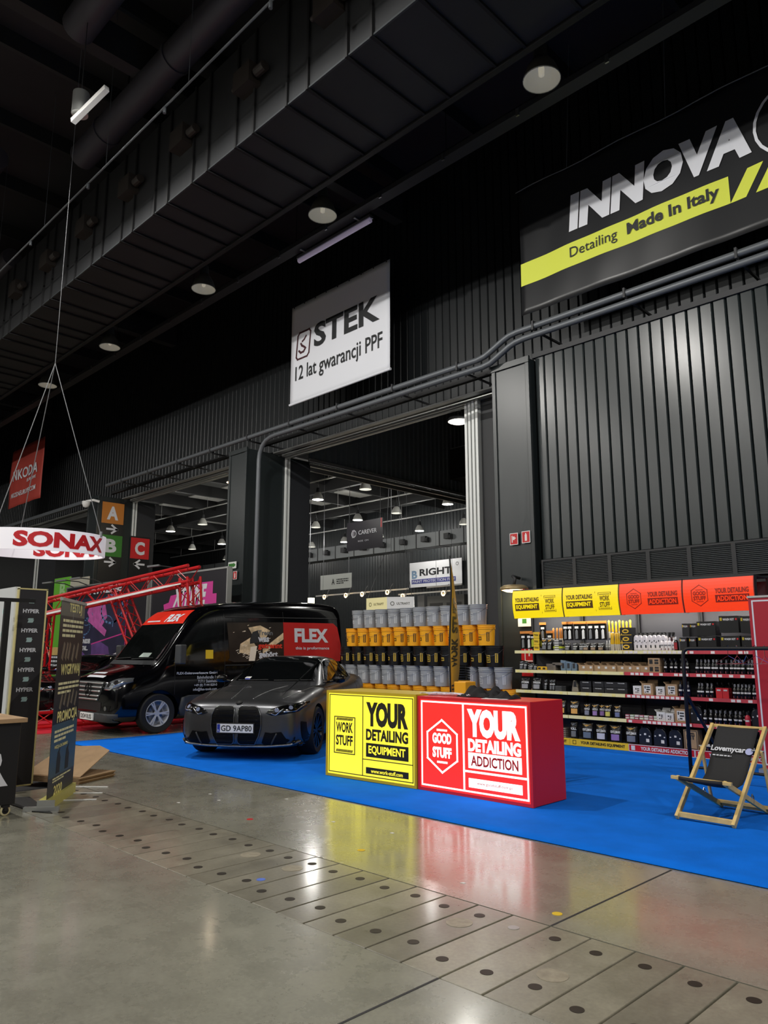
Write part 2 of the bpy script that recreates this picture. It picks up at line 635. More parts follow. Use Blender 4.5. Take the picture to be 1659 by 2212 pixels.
# sprinkler pipe and cable tray
sp = G().cyl((-44, 5.55, 10.9), (14, 5.55, 10.9), .02, n=8)
for i in range(18):
    x = -42 + i * 3.1
    sp.cyl((x, 5.55, 10.9), (x, 5.55, 10.78), .03, n=8).bar((x + .8, 5.55, 10.9), (x + .8, 5.55, 14.4), .008)
tag(sp.build('sprinkler_pipe', M_pipe), 'thin grey sprinkler pipe with small heads beside the square duct', 'pipe')
tr = thing('cable_tray', 'dark cable tray with clamps hung in front of the upper wall', 'cable tray', (0, 10.85, 11.5))
G().box(-46, -.12, 0, 14, .12, .06).box(-46, -.14, 0, 14, -.12, .12).box(-46, .12, 0, 14, .14, .12).build('tray', M_dark, tr)
c_ = G()
for i in range(32): c_.box(-46 + i * 1.85, -.16, -.06, -45.93 + i * 1.85, -.13, .1)
c_.build('clamp', M_steel, tr)
for i in range(12): struct(G().bar((-44 + i * 5, 10.85, 11.5), (-44 + i * 5, 10.85, 14.4), .012).build('hanger_rod', M_black))
ft = thing('fluorescent_lamp', 'slim unlit tube lamp under the cable tray above the white banner', 'lamp', (-14.15, 11.05, 11.33))
G().box(0, -.06, .05, 2.7, .06, .12).box(.3, -.2, .12, .35, .06, .2).box(2.3, -.2, .12, 2.35, .06, .2).build('housing', M_steel, ft)
G().cyl((.03, 0, 0), (2.67, 0, 0), .06).build('tube', mat('unlit_tube', (206, 196, 214), .25, em=(150, 140, 165), es=.25), ft, smooth=True, auto=40)  # tube is off; weak emission imitates its purplish reflection
hb = thing('hanging_heater', 'small silver cylinder with a pale tube hung below the roof', 'lamp', (-12.05, 4.5, 10.75))
G().cyl((0, 0, 0), (0, 0, .42), .14, n=20).build('canister', M_alu, hb, smooth=True, auto=40)
G().bar((-.12, -.06, -.1), (.78, .12, .14), .09).build('tube', M_white, hb)
G().bar((0, 0, .4), (.02, 0, 3.6), .012).build('cable', M_dark, hb)


# ------------------------------------------------------------------ pendant lamps
def pendant(loc, label, cat='lamp', lit=None, scale=1.0, hang=1.0, group='pendant lamps', power=0, color=(1, .97, .92), shade=None, big=False):
    t = thing('pendant_lamp', label, cat, loc, 0, group)
    k = scale
    G().lathe([(.30 * k, 0), (.285 * k, .06 * k), (.23 * k, .22 * k), (.14 * k, .36 * k), (.12 * k, .38 * k)], 28).build(
        'reflector', shade or mat('lamp_shade', (92, 90, 86), .45, .3), t, smooth=True)
    G().lathe([(.296 * k, .004), (.278 * k, .06 * k), (.222 * k, .22 * k), (.13 * k, .355 * k), (0, .36 * k)], 28).build('inner_reflector', lit if lit and not power else M_reflglow, t, smooth=True)
    G().lathe([(.302 * k, -.004), (.302 * k, .008), (.292 * k, .008), (.292 * k, -.004)], 28).build('rim', M_alu, t)
    G().cyl((0, 0, .37 * k), (0, 0, .62 * k), .12 * k, .1 * k, 20).build('ballast', M_dark, t, smooth=True, auto=40)
    h = G().tube([(0, 0, .6 * k), (.06 * k, 0, .7 * k), (0, 0, .8 * k)], .012 * k, 6)
    h.bar((0, 0, .78 * k), (0, 0, .8 * k + hang), .012)
    h.build('hook', M_steel, t)
    G().lathe([(0, .05 * k), (.045 * k, .08 * k), (.05 * k, .2 * k), (.03 * k, .34 * k)], 12).build('bulb', lit or mat('bulb_glow', (220, 216, 200), .3, em=(230, 222, 200), es=.25), t, smooth=True)  # unlit bulbs get a faint glow in place of bounced light
    if power: bulb('lamp_light', (0, 0, -.005 if not big else -.15), power, color, .03 if not big else .28, t)
    return t


for i, x in enumerate((-25.5, -20.8, -15.6, -11.0, -5.64)):
    pendant((x, 9.2, 10.42), '%s unlit pendant lamp of the row beside the square duct, counted from the red banner' % ORD[i], hang=3.2,
            group='unlit pendants beside the duct')
for j, (yy, xs) in enumerate(((3.0, (-15, -9, 3, 9)), (-4, range(-40, 13, 6)), (-12, range(-40, 13, 6)), (-20, range(-40, 13, 6)), (-28, range(-40, 13, 6)))):
    for i, x in enumerate(xs):
        pendant((x, yy, 10.66), '%s lit lamp of the %s row over the aisles, from the red banner end' % (ORD[i], ORD[j]), lit=M_lit, hang=2.95,
                power=HALL_W * (2.1, .85, .5, .5, .5)[j], group='lit pendants over the aisles')
# ------------------------------------------------------------------ wall pipes
pu = G()
py = 12.33
pu.tube([(-27.3, py, 7.68), (-9.45, py, 7.68), (-9.25, py, 7.71), (-9.1, py, 7.77), (-8.75, py, 7.93), (-8.6, py, 7.98), (-8.4, py, 8.0), (3, py, 8.0)], .065, 12)
o = pu.build('wall_pipe', M_pipe, smooth=True, auto=50)
tag(o, 'upper grey pipe running the whole wall above the gates', 'pipe')
pl = G()
pl.tube([(-17.42, py, 0), (-17.42, py, 6.9), (-17.38, py, 7.1), (-17.27, py, 7.29), (-17.1, py, 7.42), (-16.85, py, 7.48), (-16.6, py, 7.49), (-9.3, py, 7.49),
         (-9.1, py, 7.52), (-8.95, py, 7.59), (-8.6, py, 7.75), (-8.45, py, 7.79), (-8.25, py, 7.81), (3, py, 7.81)], .065, 12)
o = pl.build('wall_pipe', M_pipe, smooth=True, auto=50)
tag(o, 'lower grey pipe that bends down to the floor beside the wide gate', 'pipe')
c_ = G()
for i in range(15):
    x = -26 + i * 2.0
    z = 7.68 if x < -9 else 8.0
    if -9.3 < x < -8.4: continue
    c_.box(x, py - .08, z - .1, x + .04, py + .08, z + .09).bar((x + .02, py, z - .1), (x + .02, 13.6, z - .1), .04)
struct(c_.build('pipe_bracket', M_dark))
o = G().box(-40, 12.2, 7.2, -29.2, 12.33, 7.33).build('wall_pipe', M_pipe)
tag(o, 'short grey duct rail on the far wall behind the hanging ring', 'pipe')

# ------------------------------------------------------------------ louvre grilles under the right bay
lx = [-8.18, -7.46, -6.73, -5.99, -5.26, -4.53, -3.8, -3.07, -2.34]
for i in range(8):
    t = thing('vent_grille', '%s black louvre grille of the row over the shop shelves, from the column' % ORD[i], 'grille', (lx[i], 12.6, 2.68), 0, 'louvre grilles')
    w = lx[i + 1] - lx[i]
    G().rim(front(0, 0, 0), 0, 0, w, .56, .035, -.05, .03).build('frame', M_dark, t)
    s_ = G()
    for j in range(16):
        z = .04 + j * .031
        s_.add([(.03, -.028, z + .004), (w - .03, -.028, z + .004), (w - .03, .02, z + .024), (.03, .02, z + .024), (.03, .02, z - .006), (w - .03, .02, z - .006)], [(0, 1, 2, 3), (0, 1, 5, 4)])
    s_.build('slats', mat('slat', (120, 124, 126), .4, .3), t)


# ------------------------------------------------------------------ signs on the columns
def fire_signs(x, z, which, y=12.455, w=.2, gap=.09):
    for i, kind in enumerate(('hose', 'extinguisher')):
        t = thing('fire_sign', 'red %s sign on the %s column' % ('square fire hose' if i == 0 else 'upright fire extinguisher', which), 'sign', (x + i * (w + gap), y, z + .012 * i), 0)
        fr = front(0, 0, 0)
        G().rect(fr, 0, 0, w, .24, 0, .006).build('plate', M_white, t)
        G().rect(fr, .014, .014, w - .014, .226, .006, .008).build('red_field', M_red, t)
        q = G()
        if i == 0:
            q.rect(fr, .05, .05, .07, .19, .008, .01).rect(fr, .08, .1, .12, .17, .008, .01).rect(fr, .12, .125, .15, .145, .008, .01)
        else:
            q.rect(fr, .075, .04, .125, .17, .008, .01).rect(fr, .088, .17, .112, .2, .008, .01)
        q.build('pictogram', M_white, t)


fire_signs(-8.83, 3.58, 'near')
fire_signs(-19.0, 3.52, 'far')
t = thing('exit_sign', 'small green arrow sign above the fire signs on the far column', 'sign', (-18.98, 12.455, 3.86))
fr = front(0, 0, 0)
G().rect(fr, 0, 0, .42, .2, 0, .006).build('plate', M_white, t)
q = G().rect(fr, .03, .05, .28, .15, .006, .009)
q.poly([(.28, .03), (.39, .1), (.28, .17)], fr, .006, .009)
q.build('arrow', M_green, t)
t = thing('fire_point_sign', 'tall red hose cabinet sign low on the near column beside the shelves', 'sign', (-8.62, 12.44, 1.0))
G().rect(fr, 0, 0, .5, .72, 0, .02).build('plate', M_red, t)
q = G().rim(fr, .08, .28, .42, .64, .02, .02, .024).rect(fr, .17, .38, .2, .56, .02, .024).rect(fr, .22, .44, .33, .5, .02, .024)
q.build('pictogram', M_white, t)
G().rect(fr, .1, .12, .3, .22, .02, .024).build('yellow_tag', M_yellow, t)
t = thing('fire_sign', 'red plate right under the glowing bulkhead lamp', 'sign', (-8.62, 12.44, 2.35))
G().rect(fr, 0, 0, .3, .3, 0, .01).build('plate', M_red, t)
G().rect(fr, .03, .06, .1, .24, .01, .013).build('pictogram', M_white, t)
t = thing('exit_sign', 'small green running-man plate beside the first shelf head', 'sign', (-8.68, 12.44, 1.95))
G().rect(fr, 0, 0, .3, .2, 0, .01).build('plate', M_white, t)
G().rect(fr, .1, .06, .2, .15, .01, .012).build('green_field', M_green, t)
t = thing('bulkhead_lamp', 'glowing round bulkhead lamp on the near column beside the yellow head sign', 'lamp', (-8.62, 12.25, 2.66))
G().lathe([(.0, .1), (.2, .09), (.27, .05), (.28, 0), (.25, -.01)], 24).build('shade', mat('lamp_cap', (170, 150, 110), .4, .4), t, smooth=True)
G().lathe([(0, -.05), (.15, -.04), (.24, -.005)], 24).build('lens', M_warm, t, smooth=True)
G().tube([(0, 0, .1), (.03, 0, .22), (-.03, 0, .27), (0, .2, .24)], .03).build('arm', M_dark, t, smooth=True)
bulb('lamp_light', (0, 0, -.12), 28, (1, .8, .5), .1, t)
for nm, x in (('wide', -11.6), ('far', -21.6)):
    t = thing('gate_lamp', 'lit flat lamp under the head of the %s gate' % nm, 'lamp', (x, 14.3, 7.2))
    G().lathe([(0, .12), (.25, .1), (.3, .02), (.28, 0)], 20).build('shade', M_dark, t, smooth=True)
    G().lathe([(0, -.04), (.2, -.03), (.27, 0)], 20).build('lens', M_warm if nm == 'far' else mat('gate_lens', (255, 250, 235), .4, em=(255, 248, 230), es=2.5), t, smooth=True)
    G().bar((0, 0, .1), (0, 0, .42), .05).bar((0, 0, .4), (0, -.35, .4), .05).build('stem', M_dark, t)
    spot('lamp_light', (0, 0, -.05), GATE_W, (1, .85, .6) if nm == 'far' else (1, .97, .9), .6, parent=t)
t = thing('dome_camera', 'white dome camera on an arm at the far column top', 'camera', (-28.3, 12.2, 7.1))
G().tube([(.1, .3, .1), (0, .1, .15), (-.2, -.1, .1)], .05).build('arm', M_white, t)
G().lathe([(0, -.25), (.1, -.22), (.15, -.1), (.15, 0), (0, .02)], 16, (-.2, -.1, .1)).build('dome', M_white, t, smooth=True)
# ------------------------------------------------------------------ hanging banners
def wavy(fr, w, h, nx, ny, amp, seed=1, sag=.0):
    """cloth sheet in a frame, with folds"""
    rnd = random.Random(seed)
    ph = [rnd.uniform(0, 6) for _ in range(6)]
    q = G()

    def off(a, b):
        return amp * (math.sin(a * 3.1 + ph[0] + b * .8) * .5 + math.sin(a * 6.7 + ph[1] - b * 1.7) * .3 + math.sin(a * 1.3 - b * 2.3 + ph[2]) * .5)
    for j in range(ny + 1):
        for i in range(nx + 1):
            a, b = w * i / nx, h * j / ny
            q.v.append(fr(a, b, off(a, b)))
    for j in range(ny):
        for i in range(nx):
            k = j * (nx + 1) + i
            q.f.append((k, k + 1, k + nx + 2, k + nx + 1))
    return q, off


class FC(F):
    """frame whose depth follows the cloth"""
    def __init__(s, fr, off):
        s.o, s.u, s.v, s.n, s.off = fr.o, fr.u, fr.v, fr.n, off

    def __call__(s, a, b, c=0.0):
        return s.o + s.u * a + s.v * b + s.n * (c + s.off(a, b))


def strips(q, fc, a0, b0, a1, b1, c, n=24, sl=0.0):
    """a band cut in short pieces so that it follows the cloth"""
    for i in range(n):
        t0, t1 = i / n, (i + 1) / n
        p, r = a0 + (a1 - a0) * t0, a0 + (a1 - a0) * t1
        q.add([fc(p, b0, c), fc(r, b0, c), fc(r + sl, b1, c), fc(p + sl, b1, c)], [(0, 1, 2, 3)])


M_bw = mat('banner_white', (214, 216, 222), .7)
M_ink = mat('banner_ink', (28, 30, 32), .6)
t = thing('hanging_banner', 'white hanging banner reading STEK above the wide gate', 'banner', (-16.3, 12.55, 8.33))
fr = front(0, 0, 0)
q, off = wavy(fr, 3.98, 2.94, 24, 18, .006, 3)
q.build('sheet', M_bw, t, smooth=True, solid=.004)
fc = FC(fr, off)
G().cyl((-.02, 0, 0), (4.0, 0, 0), .035).build('bottom_bar', M_bw, t, smooth=True, auto=40)
q = G()
q.text(fc, 'STEK', 1.02, 1.42, 3.62, 2.12, .012, .03)
q.text(fc, '12 lat gwarancji PPF', .22, .52, 3.72, 1.08, .012, .012)
q.build('lettering', M_ink, t)
q = G()
lg = [(.3, 1.28), (.72, 1.28), (.8, 1.36), (.86, 1.98), (.8, 2.06), (.38, 2.06), (.3, 1.98), (.24, 1.36)]
q.path(fc, lg, .05, .006, .012, True)
q.path(fc, [(.66, 1.9), (.58, 1.82), (.5, 1.78)], .05, .006, .012)
q.path(fc, [(.44, 1.72), (.48, 1.66), (.6, 1.58)], .06, .006, .012)
q.path(fc, [(.36, 1.52), (.44, 1.45), (.56, 1.46), (.64, 1.54)], .06, .006, .012)
q.build('logo', mat('logo_maroon', (62, 24, 30), .6), t)
q = G()
for i in range(9): q.cyl((.1 + i * .47, 0, 2.9), (.1 + i * .47, 0, 2.96), .02, n=8)
for a in (.7, 3.0): q.bar((a, 0, 2.9), (a, .3, 6.1), .012)
q.build('tie', M_dark, t)

t = thing('hanging_banner', 'long black hanging banner reading INNOVA with a yellow stripe above the shelves', 'banner', (-8.37, 12.5, 8.4))
q, off = wavy(fr, 8.0, 2.85, 60, 20, .022, 9)
q.build('sheet', mat('banner_black', (30, 31, 33), .35), t, smooth=True, solid=.004)
fc = FC(fr, off)
q = G()
strips(q, fc, .0, .66, 4.3, 1.17, .008, 44, 0)
strips(q, fc, 4.3, .66, 4.56, 1.17, .008, 4, .32)
strips(q, fc, 4.72, .66, 8.0, 1.17, .008, 40, .32)
q.build('stripe', mat('banner_yellow', (206, 214, 70), .6), t)
q = G()
q.text(fc, 'INNOVA', 1.2, 1.4, 4.72, 2.2, .02, .06, .1).build('lettering', M_bw, t)
q = G()
q.ring(fc, 5.42, 1.75, .60, .65, .02)
q.ring(fc, 5.42, 1.75, .28, .35, .02)
q.build('ring_logo', M_bw, t)
q = G()
q.text(fc, 'Detailing', 1.2, .78, 2.22, 1.06, .022, 0).build('tagline', M_ink, t)
q = G()
q.text(fc, 'Made In Italy', 2.42, .78, 4.14, 1.08, .022, .03)
q.build('tagline', M_ink, t)
q = G().tube([(-.05 + i * .4, -.02, 2.86 + .02 * math.sin(i * 1.3)) for i in range(21)], .012, 6)
for a in (1.2, 3.3, 5.4): q.bar((a, 0, 2.86), (a, .35, 6), .012)
q.build('rope', M_pipe, t)

t = thing('hanging_banner', 'red hanging banner reading NKODA high on the far wall', 'banner', (-37.6, 12.2, 8.1))
q, off = wavy(fr, 4.0, 2.8, 20, 14, .03, 5)
q.build('sheet', mat('banner_red', (172, 62, 52), .6), t, smooth=True, solid=.004)
fc = FC(fr, off)
q = G()
for wd_, ar in (('NKODA', (.5, 1.25, 3.5, 1.75)), ('EUROPE', (2.2, 1.0, 3.4, 1.15)), ('NKODAEUROPE.COM', (.35, .45, 3.5, .68))):
    G().text(fc, wd_, *ar, .03, .02).build('lettering', M_bw, t)
q = G().bar((.3, 0, 2.8), (.3, .2, 6.32), .015).bar((3.7, 0, 2.8), (3.7, .2, 6.32), .015)
q.build('cable', M_dark, t)

# ------------------------------------------------------------------ round hanging sign
RC = Vector((-14.5, 5.34, 3.26))
RR, RH = 1.16, .38
t = thing('ring_sign', 'white round hanging ring sign with red SONAX letters', 'sign', RC)
M_ring = mat('ring_white', (238, 236, 240), .5, em=(235, 230, 240), es=.28)  # slight emission added so the white fabric looks brightly lit
q = G()
n = 64
for z in (0, RH):
    for r in (RR, RR - .04): q.v += [Vector((r * math.cos(2 * PI * i / n), r * math.sin(2 * PI * i / n), z)) for i in range(n)]
for i in range(n):
    j = (i + 1) % n
    q.f += [(i, j, 2 * n + j, 2 * n + i), (n + j, n + i, 3 * n + i, 3 * n + j), (i, n + i, n + j, j), (2 * n + i, 2 * n + j, 3 * n + j, 3 * n + i)]
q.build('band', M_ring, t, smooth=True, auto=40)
q = G()
view = math.atan2(-RC.y, -RC.x)


def arc_text(q, body, a0, a1, z0, z1, r, inside, bold):
    vs, fs = glyphs(body, bold)
    # cut the long triangles so that letters bend with the band
    bm = bmesh.new()
    bv = [bm.verts.new((x, y, 0)) for x, y in vs]
    for f in fs:
        try: bm.faces.new([bv[i] for i in f])
        except ValueError: pass
    for _ in range(3):
        es = [e for e in bm.edges if abs(e.verts[0].co.x - e.verts[1].co.x) > .03]
        if not es: break
        bmesh.ops.subdivide_edges(bm, edges=es, cuts=1)
        bmesh.ops.triangulate(bm, faces=bm.faces)
    bm.verts.ensure_lookup_table()
    P = []
    for v in bm.verts:
        a = a0 + (a1 - a0) * v.co.x
        P.append((r * math.cos(a), r * math.sin(a), z0 + (z1 - z0) * v.co.y))
    bm.verts.index_update()
    q.add(P, [tuple(v.index for v in f.verts) for f in bm.faces])
    bm.free()


for k in range(3):
    b = view + R(-22 + 120 * k)
    arc_text(q, 'SONAX', b, b + R(88), .05, RH - .05, RR + .006, False, .05)
    b = view + PI - R(-6 + 120 * k)
    arc_text(q, 'SONAX', b, b - R(84), .05, RH - .05, RR - .048, True, .05)
q.build('lettering', mat('sonax_red', (200, 22, 34), .5), t)
ax_ = Vector((-math.sin(view), math.cos(view), 0))
t.rotation_mode = 'QUATERNION'
t.rotation_quaternion = Matrix.Rotation(R(2.2), 3, ax_).to_quaternion()
q = G()
q2 = G()
for a in (-40, 62, 200):
    A = view + R(a)
    p = Vector((RR * math.cos(A), RR * math.sin(A), RH))
    q2.cyl(p + Vector((0, 0, -.04)), p + Vector((0, 0, .07)), .03, n=8)
    q.tube([p, Vector((.0, .0, 3.75))], .008, 5)
q.bar((0, 0, 3.7), (0, 0, 11.1), .008)
q.build('cable', M_grey, t)
q2.build('ring_clip', M_steel, t)

# ------------------------------------------------------------------ hall letter boards on the far column
for nm, x, y0, w, z0, items in (('board', -28.26, 12.62, .94, 3.5, (('A', M_orange, 6.4, 'orange'), ('B', M_green, 5.1, 'green'))),
                                ('board', -28.2, 13.86, .84, 3.6, (('C', M_red, 5.1, 'red'),))):
    t = thing('letter_board', 'dark %s beside the far gate' % ('tall hall board reading A and B' if len(items) == 2 else 'narrow hall board reading C'), 'sign', (x, y0, 0))
    fr = F((0, 0, 0), Y, Z)
    top = 7.3 if len(items) == 2 else 6.0
    G().rect(fr, 0, z0, w, top, 0, .03).build('panel', mat('board_panel', (30, 31, 33), .35), t)
    for ch, m, zb, cn in items:
        s_ = .84
        p = G().rect(fr, .02, zb, w - .02, zb + s_, .03, .036).build('colour_field', m, t)
        G().text(fr, ch, w * .24, zb + s_ * .18, w * .74, zb + s_ * .82, .04, .045).build('letter', M_bw, p)
        q = G()
        az = zb - .22
        sg = 1 if ch != 'C' else -1
        c0 = w * .5
        q.path(fr, [(c0 - .2 * sg, az), (c0 + .2 * sg, az)], .075, .03, .036)
        q.path(fr, [(c0, az + .15), (c0 + .2 * sg, az), (c0, az - .15)], .075, .03, .036)
        q.build('arrow', M_bw, p)
    t['kind'] = 'thing'

# ------------------------------------------------------------------ the further hall seen through the gates
WX = -18.3
struct(ribbed(14.9, 40, GATE, 12, WX - .06, .24, ax='y').build('wall_left', mat('corridor_cladding', (86, 92, 96), .5), solid=.004))
struct(G().box(WX - .3, 24.6, 0, WX - .06, 40, GATE).build('wall_left', M_clad2))
struct(G().box(WX - .28, 14.9, GATE - .12, WX - .02, 24.6, GATE - .02).box(WX - .02, 14.9, GATE + .02, WX + .06, 24.6, GATE + .12).box(WX - .02, 14.9, GATE - .3, WX + .02, 24.6, GATE - .16).build('trim_20', M_alu))
struct(ribbed(-72, -18.6, 0, 12, 39.9, .3).build('wall_back', mat('far_cladding', (40, 44, 46), .55), solid=.004))
struct(G().box(-72, 40.1, 0, 14, 40.3, 12.2).build('wall_back', M_clad2))
struct(G().box(-72.2, 14, 0, -72, 40, 12.2).build('wall_left', M_clad2))
struct(G().box(-6.5, 14, 0, -6.3, 40, 12.2).build('wall_right', M_clad2))
M_fceil = mat('far_ceiling', (120, 122, 122), .7)
struct(G().box(-72, 14, 12, 14, 40.3, 12.2).build('ceiling', M_fceil))
s_ = G()
for i in range(13): s_.box(-70 + i * 4, 14, 11.3, -69.8 + i * 4, 40, 12)
for y in (19.5, 28.8, 35): s_.box(-70, y, 10.9, WX - .4, y + .25, 12)
struct(s_.build('beam', mat('far_beam', (30, 31, 32), .6)))
s_ = G()
for i in range(12):
    for j in range(3): s_.box(-66 + i * 4.1, 20.2 + j * 6.2, 11.9, -63.4 + i * 4.1, 22.9 + j * 6.2, 11.97)
struct(s_.build('ceiling_panel', mat('far_roof_light', (225, 226, 222), .7)))
t = thing('air_duct', 'light grey square duct along the back wall of the further hall', 'duct', (0, 36, 8.05))
G().box(-70, 0, 0, WX - .5, 1.0, .92).build('duct_body', mat('far_duct', (120, 124, 126), .5, .1), t)
q = G()
for i in range(26): q.box(-69 + i * 2, -.03, -.02, -68.93 + i * 2, 1, .94)
q.build('flange', M_dark, t)
for i in range(16):
    x = -48 + i * 1.95
    G().box(x, -.2, .35, x + .4, 0, .7).cyl((x + .38, -.1, .45), (x + .6, -.1, .45), .17, n=10).build('damper_box', M_dark, t)
rows = [(25.8, [-51, -46.6, -42.5, -38.6, -34.8, -30.85, -27.1, -22.8]), (31.8, [-53.8, -49.5, -45.6, -41.8, -38.2, -34.1, -30.7, -26.7, -22.6]), (37.8, [-58, -50, -45.9, -42, -38.2, -34.3, -30.4, -26.4])]
for ri, (yy, xs) in enumerate(rows):
    q = G().cyl((-68, yy, 10.6), (WX - .6, yy, 10.6), .045, n=8)
    for x in range(-66, -19, 6): q.bar((x, yy, 10.6), (x, yy, 12.0), .02)
    tag(q.build('lamp_rail', M_white), '%s white lamp rail in the further hall, counted from the gate' % ORD[ri], 'rail')
    for i, x in enumerate(xs):
        lit = (ri == 2 and i == 5)
        pendant((x, yy, 9.55), '%s pendant lamp on the %s rail of the further hall%s' % (ORD[i], ORD[ri], ', shining brightly' if lit else ''),
                lit=M_lit if lit else mat('far_lens', (235, 235, 225), .4, em=(235, 232, 220), es=.75), hang=.25, group='pendants of the further hall',
                power=FAR_W * (1.6 if lit else 1) if i % 2 or lit else 0, scale=1.05, shade=mat('far_shade', (200, 200, 194), .4), big=True)
t = thing('hanging_banner', 'white hanging banner reading BRIGHT on the back wall of the further hall', 'banner', (-37.0, 39.7, 5.9))
fr = front(0, 0, 0)
G().rect(fr, 0, 0, 4.85, 1.78, 0, .02).build('sheet', mat('bright_white', (240, 241, 244), .6), t)
q = G().text(fr, 'RIGHT', .98, .78, 3.95, 1.28, .03, .03).ring(fr, 4.45, 1.42, .09, .12, .03)
q.build('lettering', M_ink, t)
G().text(fr, 'B', .22, .62, .75, 1.2, .03, .04).build('initial', mat('bright_blue', (120, 150, 180), .6), t)
q = G().rect(fr, .2, .25, 4.3, .56, .02, .03)
q.build('strip', mat('bright_strip', (60, 66, 140), .6), t)
G().text(fr, 'PAINT PROTECTION FILM', .3, .31, 4.2, .5, .035, .01).build('tagline', M_bw, t)
q = G()
for a in (.3, 4.5): q.bar((a, 0, 1.78), (a, .1, 6.1), .02)
q.build('cable', M_dark, t)
t = thing('hanging_banner', 'dark hanging banner reading CAREVER under the roof of the further hall', 'banner', (-31.55, 28.6, 7.02))
fr = front(0, 0, 0)
G().rect(fr, 0, 0, 2.9, 1.62, 0, .02).build('sheet', mat('carever_navy', (26, 22, 34), .5), t)
q = G().text(fr, 'CAREVER', .98, .86, 2.45, 1.1, .03, .01).text(fr, 'RIDE  ON', .95, .45, 1.8, .54, .03, .0)
q.ring(fr, .6, .95, .16, .21, .03).path(fr, [(.48, .75), (.48, 1.15)], .04, .02, .03).path(fr, [(.6, .74), (.6, 1.17)], .04, .02, .03)
q.build('lettering', M_bw, t)
G().rect(fr, 2.75, 1.1, 2.85, 1.62, .02, .03).build('red_tab', M_red, t)
q = G().bar((.2, 0, 1.62), (.2, 0, 5.0), .02).bar((2.7, 0, 1.62), (2.7, 0, 5.0), .02)
q.build('cable', M_dark, t)
# lit booth beams and boxes of the further hall
fb = thing('ceiling_box_sign', 'pale lit corner box sign reading ULTRAFIT hung in the further hall', 'sign', (-25.76, 26, 3.35))
M_ub = mat('ultrafit_cream', (240, 232, 180), .6, em=(240, 228, 170), es=.55)
M_uw = mat('ultrafit_white', (232, 232, 232), .6, em=(232, 232, 232), es=.35)
for m, dx, dy, nm in ((M_ub, -1.5, .05, 'cream_face'), (M_uw, 1.1, .75, 'white_face')):
    if dx < 0: f2 = F((dx, dy, 0), (-dx, -dy, 0), Z); L = math.hypot(dx, dy)
    else: f2 = F((0, 0, 0), (dx, dy, 0), Z); L = math.hypot(dx, dy)
    p = G().rect(f2, 0, 0, L, .68, -.03, 0).build(nm, m, fb)
    q = G().text(f2, 'ULTRAFIT', L * .36, .3, L * .85, .42, .006, .02).ring(f2, L * .2, .36, .07, .1, .006)
    q.build('lettering', mat('soft_ink', (110, 106, 90), .6), p)
q = G()
for a, b in ((-1.4, .05), (0, 0), (1.0, .7)): q.tube([(a, b, .68), (a * .3, b + .3, 3), (0, .3, 8.6)], .012, 5)
q.build('cable', M_steel, fb)
for i, (xa, xb, yy, zz, xs) in enumerate(((-33.5, -26.2, 28, 4.55, (-32.4, -30.6, -29.3, -27.4)), (-26.9, -21.8, 28, 4.30, (-26.3, -23.6)), (-24.4, -22.2, 27.4, 4.5, ()))):
    t = thing('light_bar', '%s white spotlight bar over the further hall booths, counted from the left' % ORD[i], 'light bar', (xa, yy, zz), 0, 'spotlight bars')
    G().bar((0, 0, 0), (xb - xa, 0, .02), .07).build('bar', M_white, t)
    for x in xs:
        s_ = G().cyl((x - xa, -.1, -.05), (x - xa, -.32, -.12), .06, .1, 12).build('spotlight', M_white, t, smooth=True, auto=40)
        G().lathe([(0, .06), (.1, .03), (.13, 0)], 12, (x - xa, -.33, -.12), 'y').build('lens', M_warm, s_)
        G().tube([(x - xa, -.1, 0), (x - xa, -.05, .2), (x - xa + .1, 0, .35)], .02, 5).build('hook', M_steel, s_)
    q = G()
    for a in (.6, xb - xa - .6): q.bar((a, 0, 0), (a, 0, 12.02 - zz), .01)
    q.build('cable', M_steel, t)
    if xs: spot('lamp_light', ((xb - xa) / 2, -.2, -.15), 160, (1, .93, .8), .8, parent=t)
t = thing('lit_box', 'glowing white booth box at the left edge of the wide gate', 'light box', (-38.6, 30, 3.7))
G().box(0, 0, 0, 2.2, .3, 1.0).build('glow_face', mat('lit_box', (255, 250, 220), .5, em=(255, 248, 215), es=2.2), t)
G().bar((.3, .1, 1), (.3, .1, 8.32), .03).bar((1.9, .1, 1), (1.9, .1, 8.32), .03).build('hanger', M_steel, t)
t = thing('hall_sign', 'pale wide sign with small print near the glowing white box', 'sign', (-40.2, 34, 5.6))
fr = front(0, 0, 0)
G().rect(fr, 0, 0, 3.2, 1.0, 0, .03).build('sheet', mat('pale_sign', (190, 194, 192), .6), t)
G().text(fr, 'A', 1.2, .3, 1.5, .7, .04, .02).fake(fr, 1.7, .3, 2.9, .7, 3, .036).build('lettering', M_ink, t)
G().bar((.3, 0, 1), (.3, 0, 6.42), .02).bar((2.9, 0, 1), (2.9, 0, 6.42), .02).build('hanger', M_steel, t)
t = thing('tower_unit', 'grey metal cabinet with dark windows beneath the BRIGHT banner', 'cabinet', (-27.6, 31, 0))
G().box(0, 0, 0, 2.6, 1.2, 4.4).build('body', mat('cabinet_grey', (86, 88, 88), .5), t)
G().box(.2, -.02, 2.4, 1.1, 0, 4.0).box(1.4, -.02, 2.4, 2.4, 0, 4.0).build('door', M_dark, t)
G().box(-.9, .2, 0, -.4, .7, 4.5).build('post', M_grey, t)
t = thing('wall_unit', 'dark ventilation box high on the side wall behind the wide gate', 'unit', (WX + .05, 21.9, 8.0))
G().box(0, 0, 0, .9, 1.4, 1.2).build('body', M_black, t)
G().box(.9, .05, 1.15, .95, 1.35, 1.22).box(.02, 0, 1.2, .95, 1.4, 1.24).build('rail', M_grey, t)

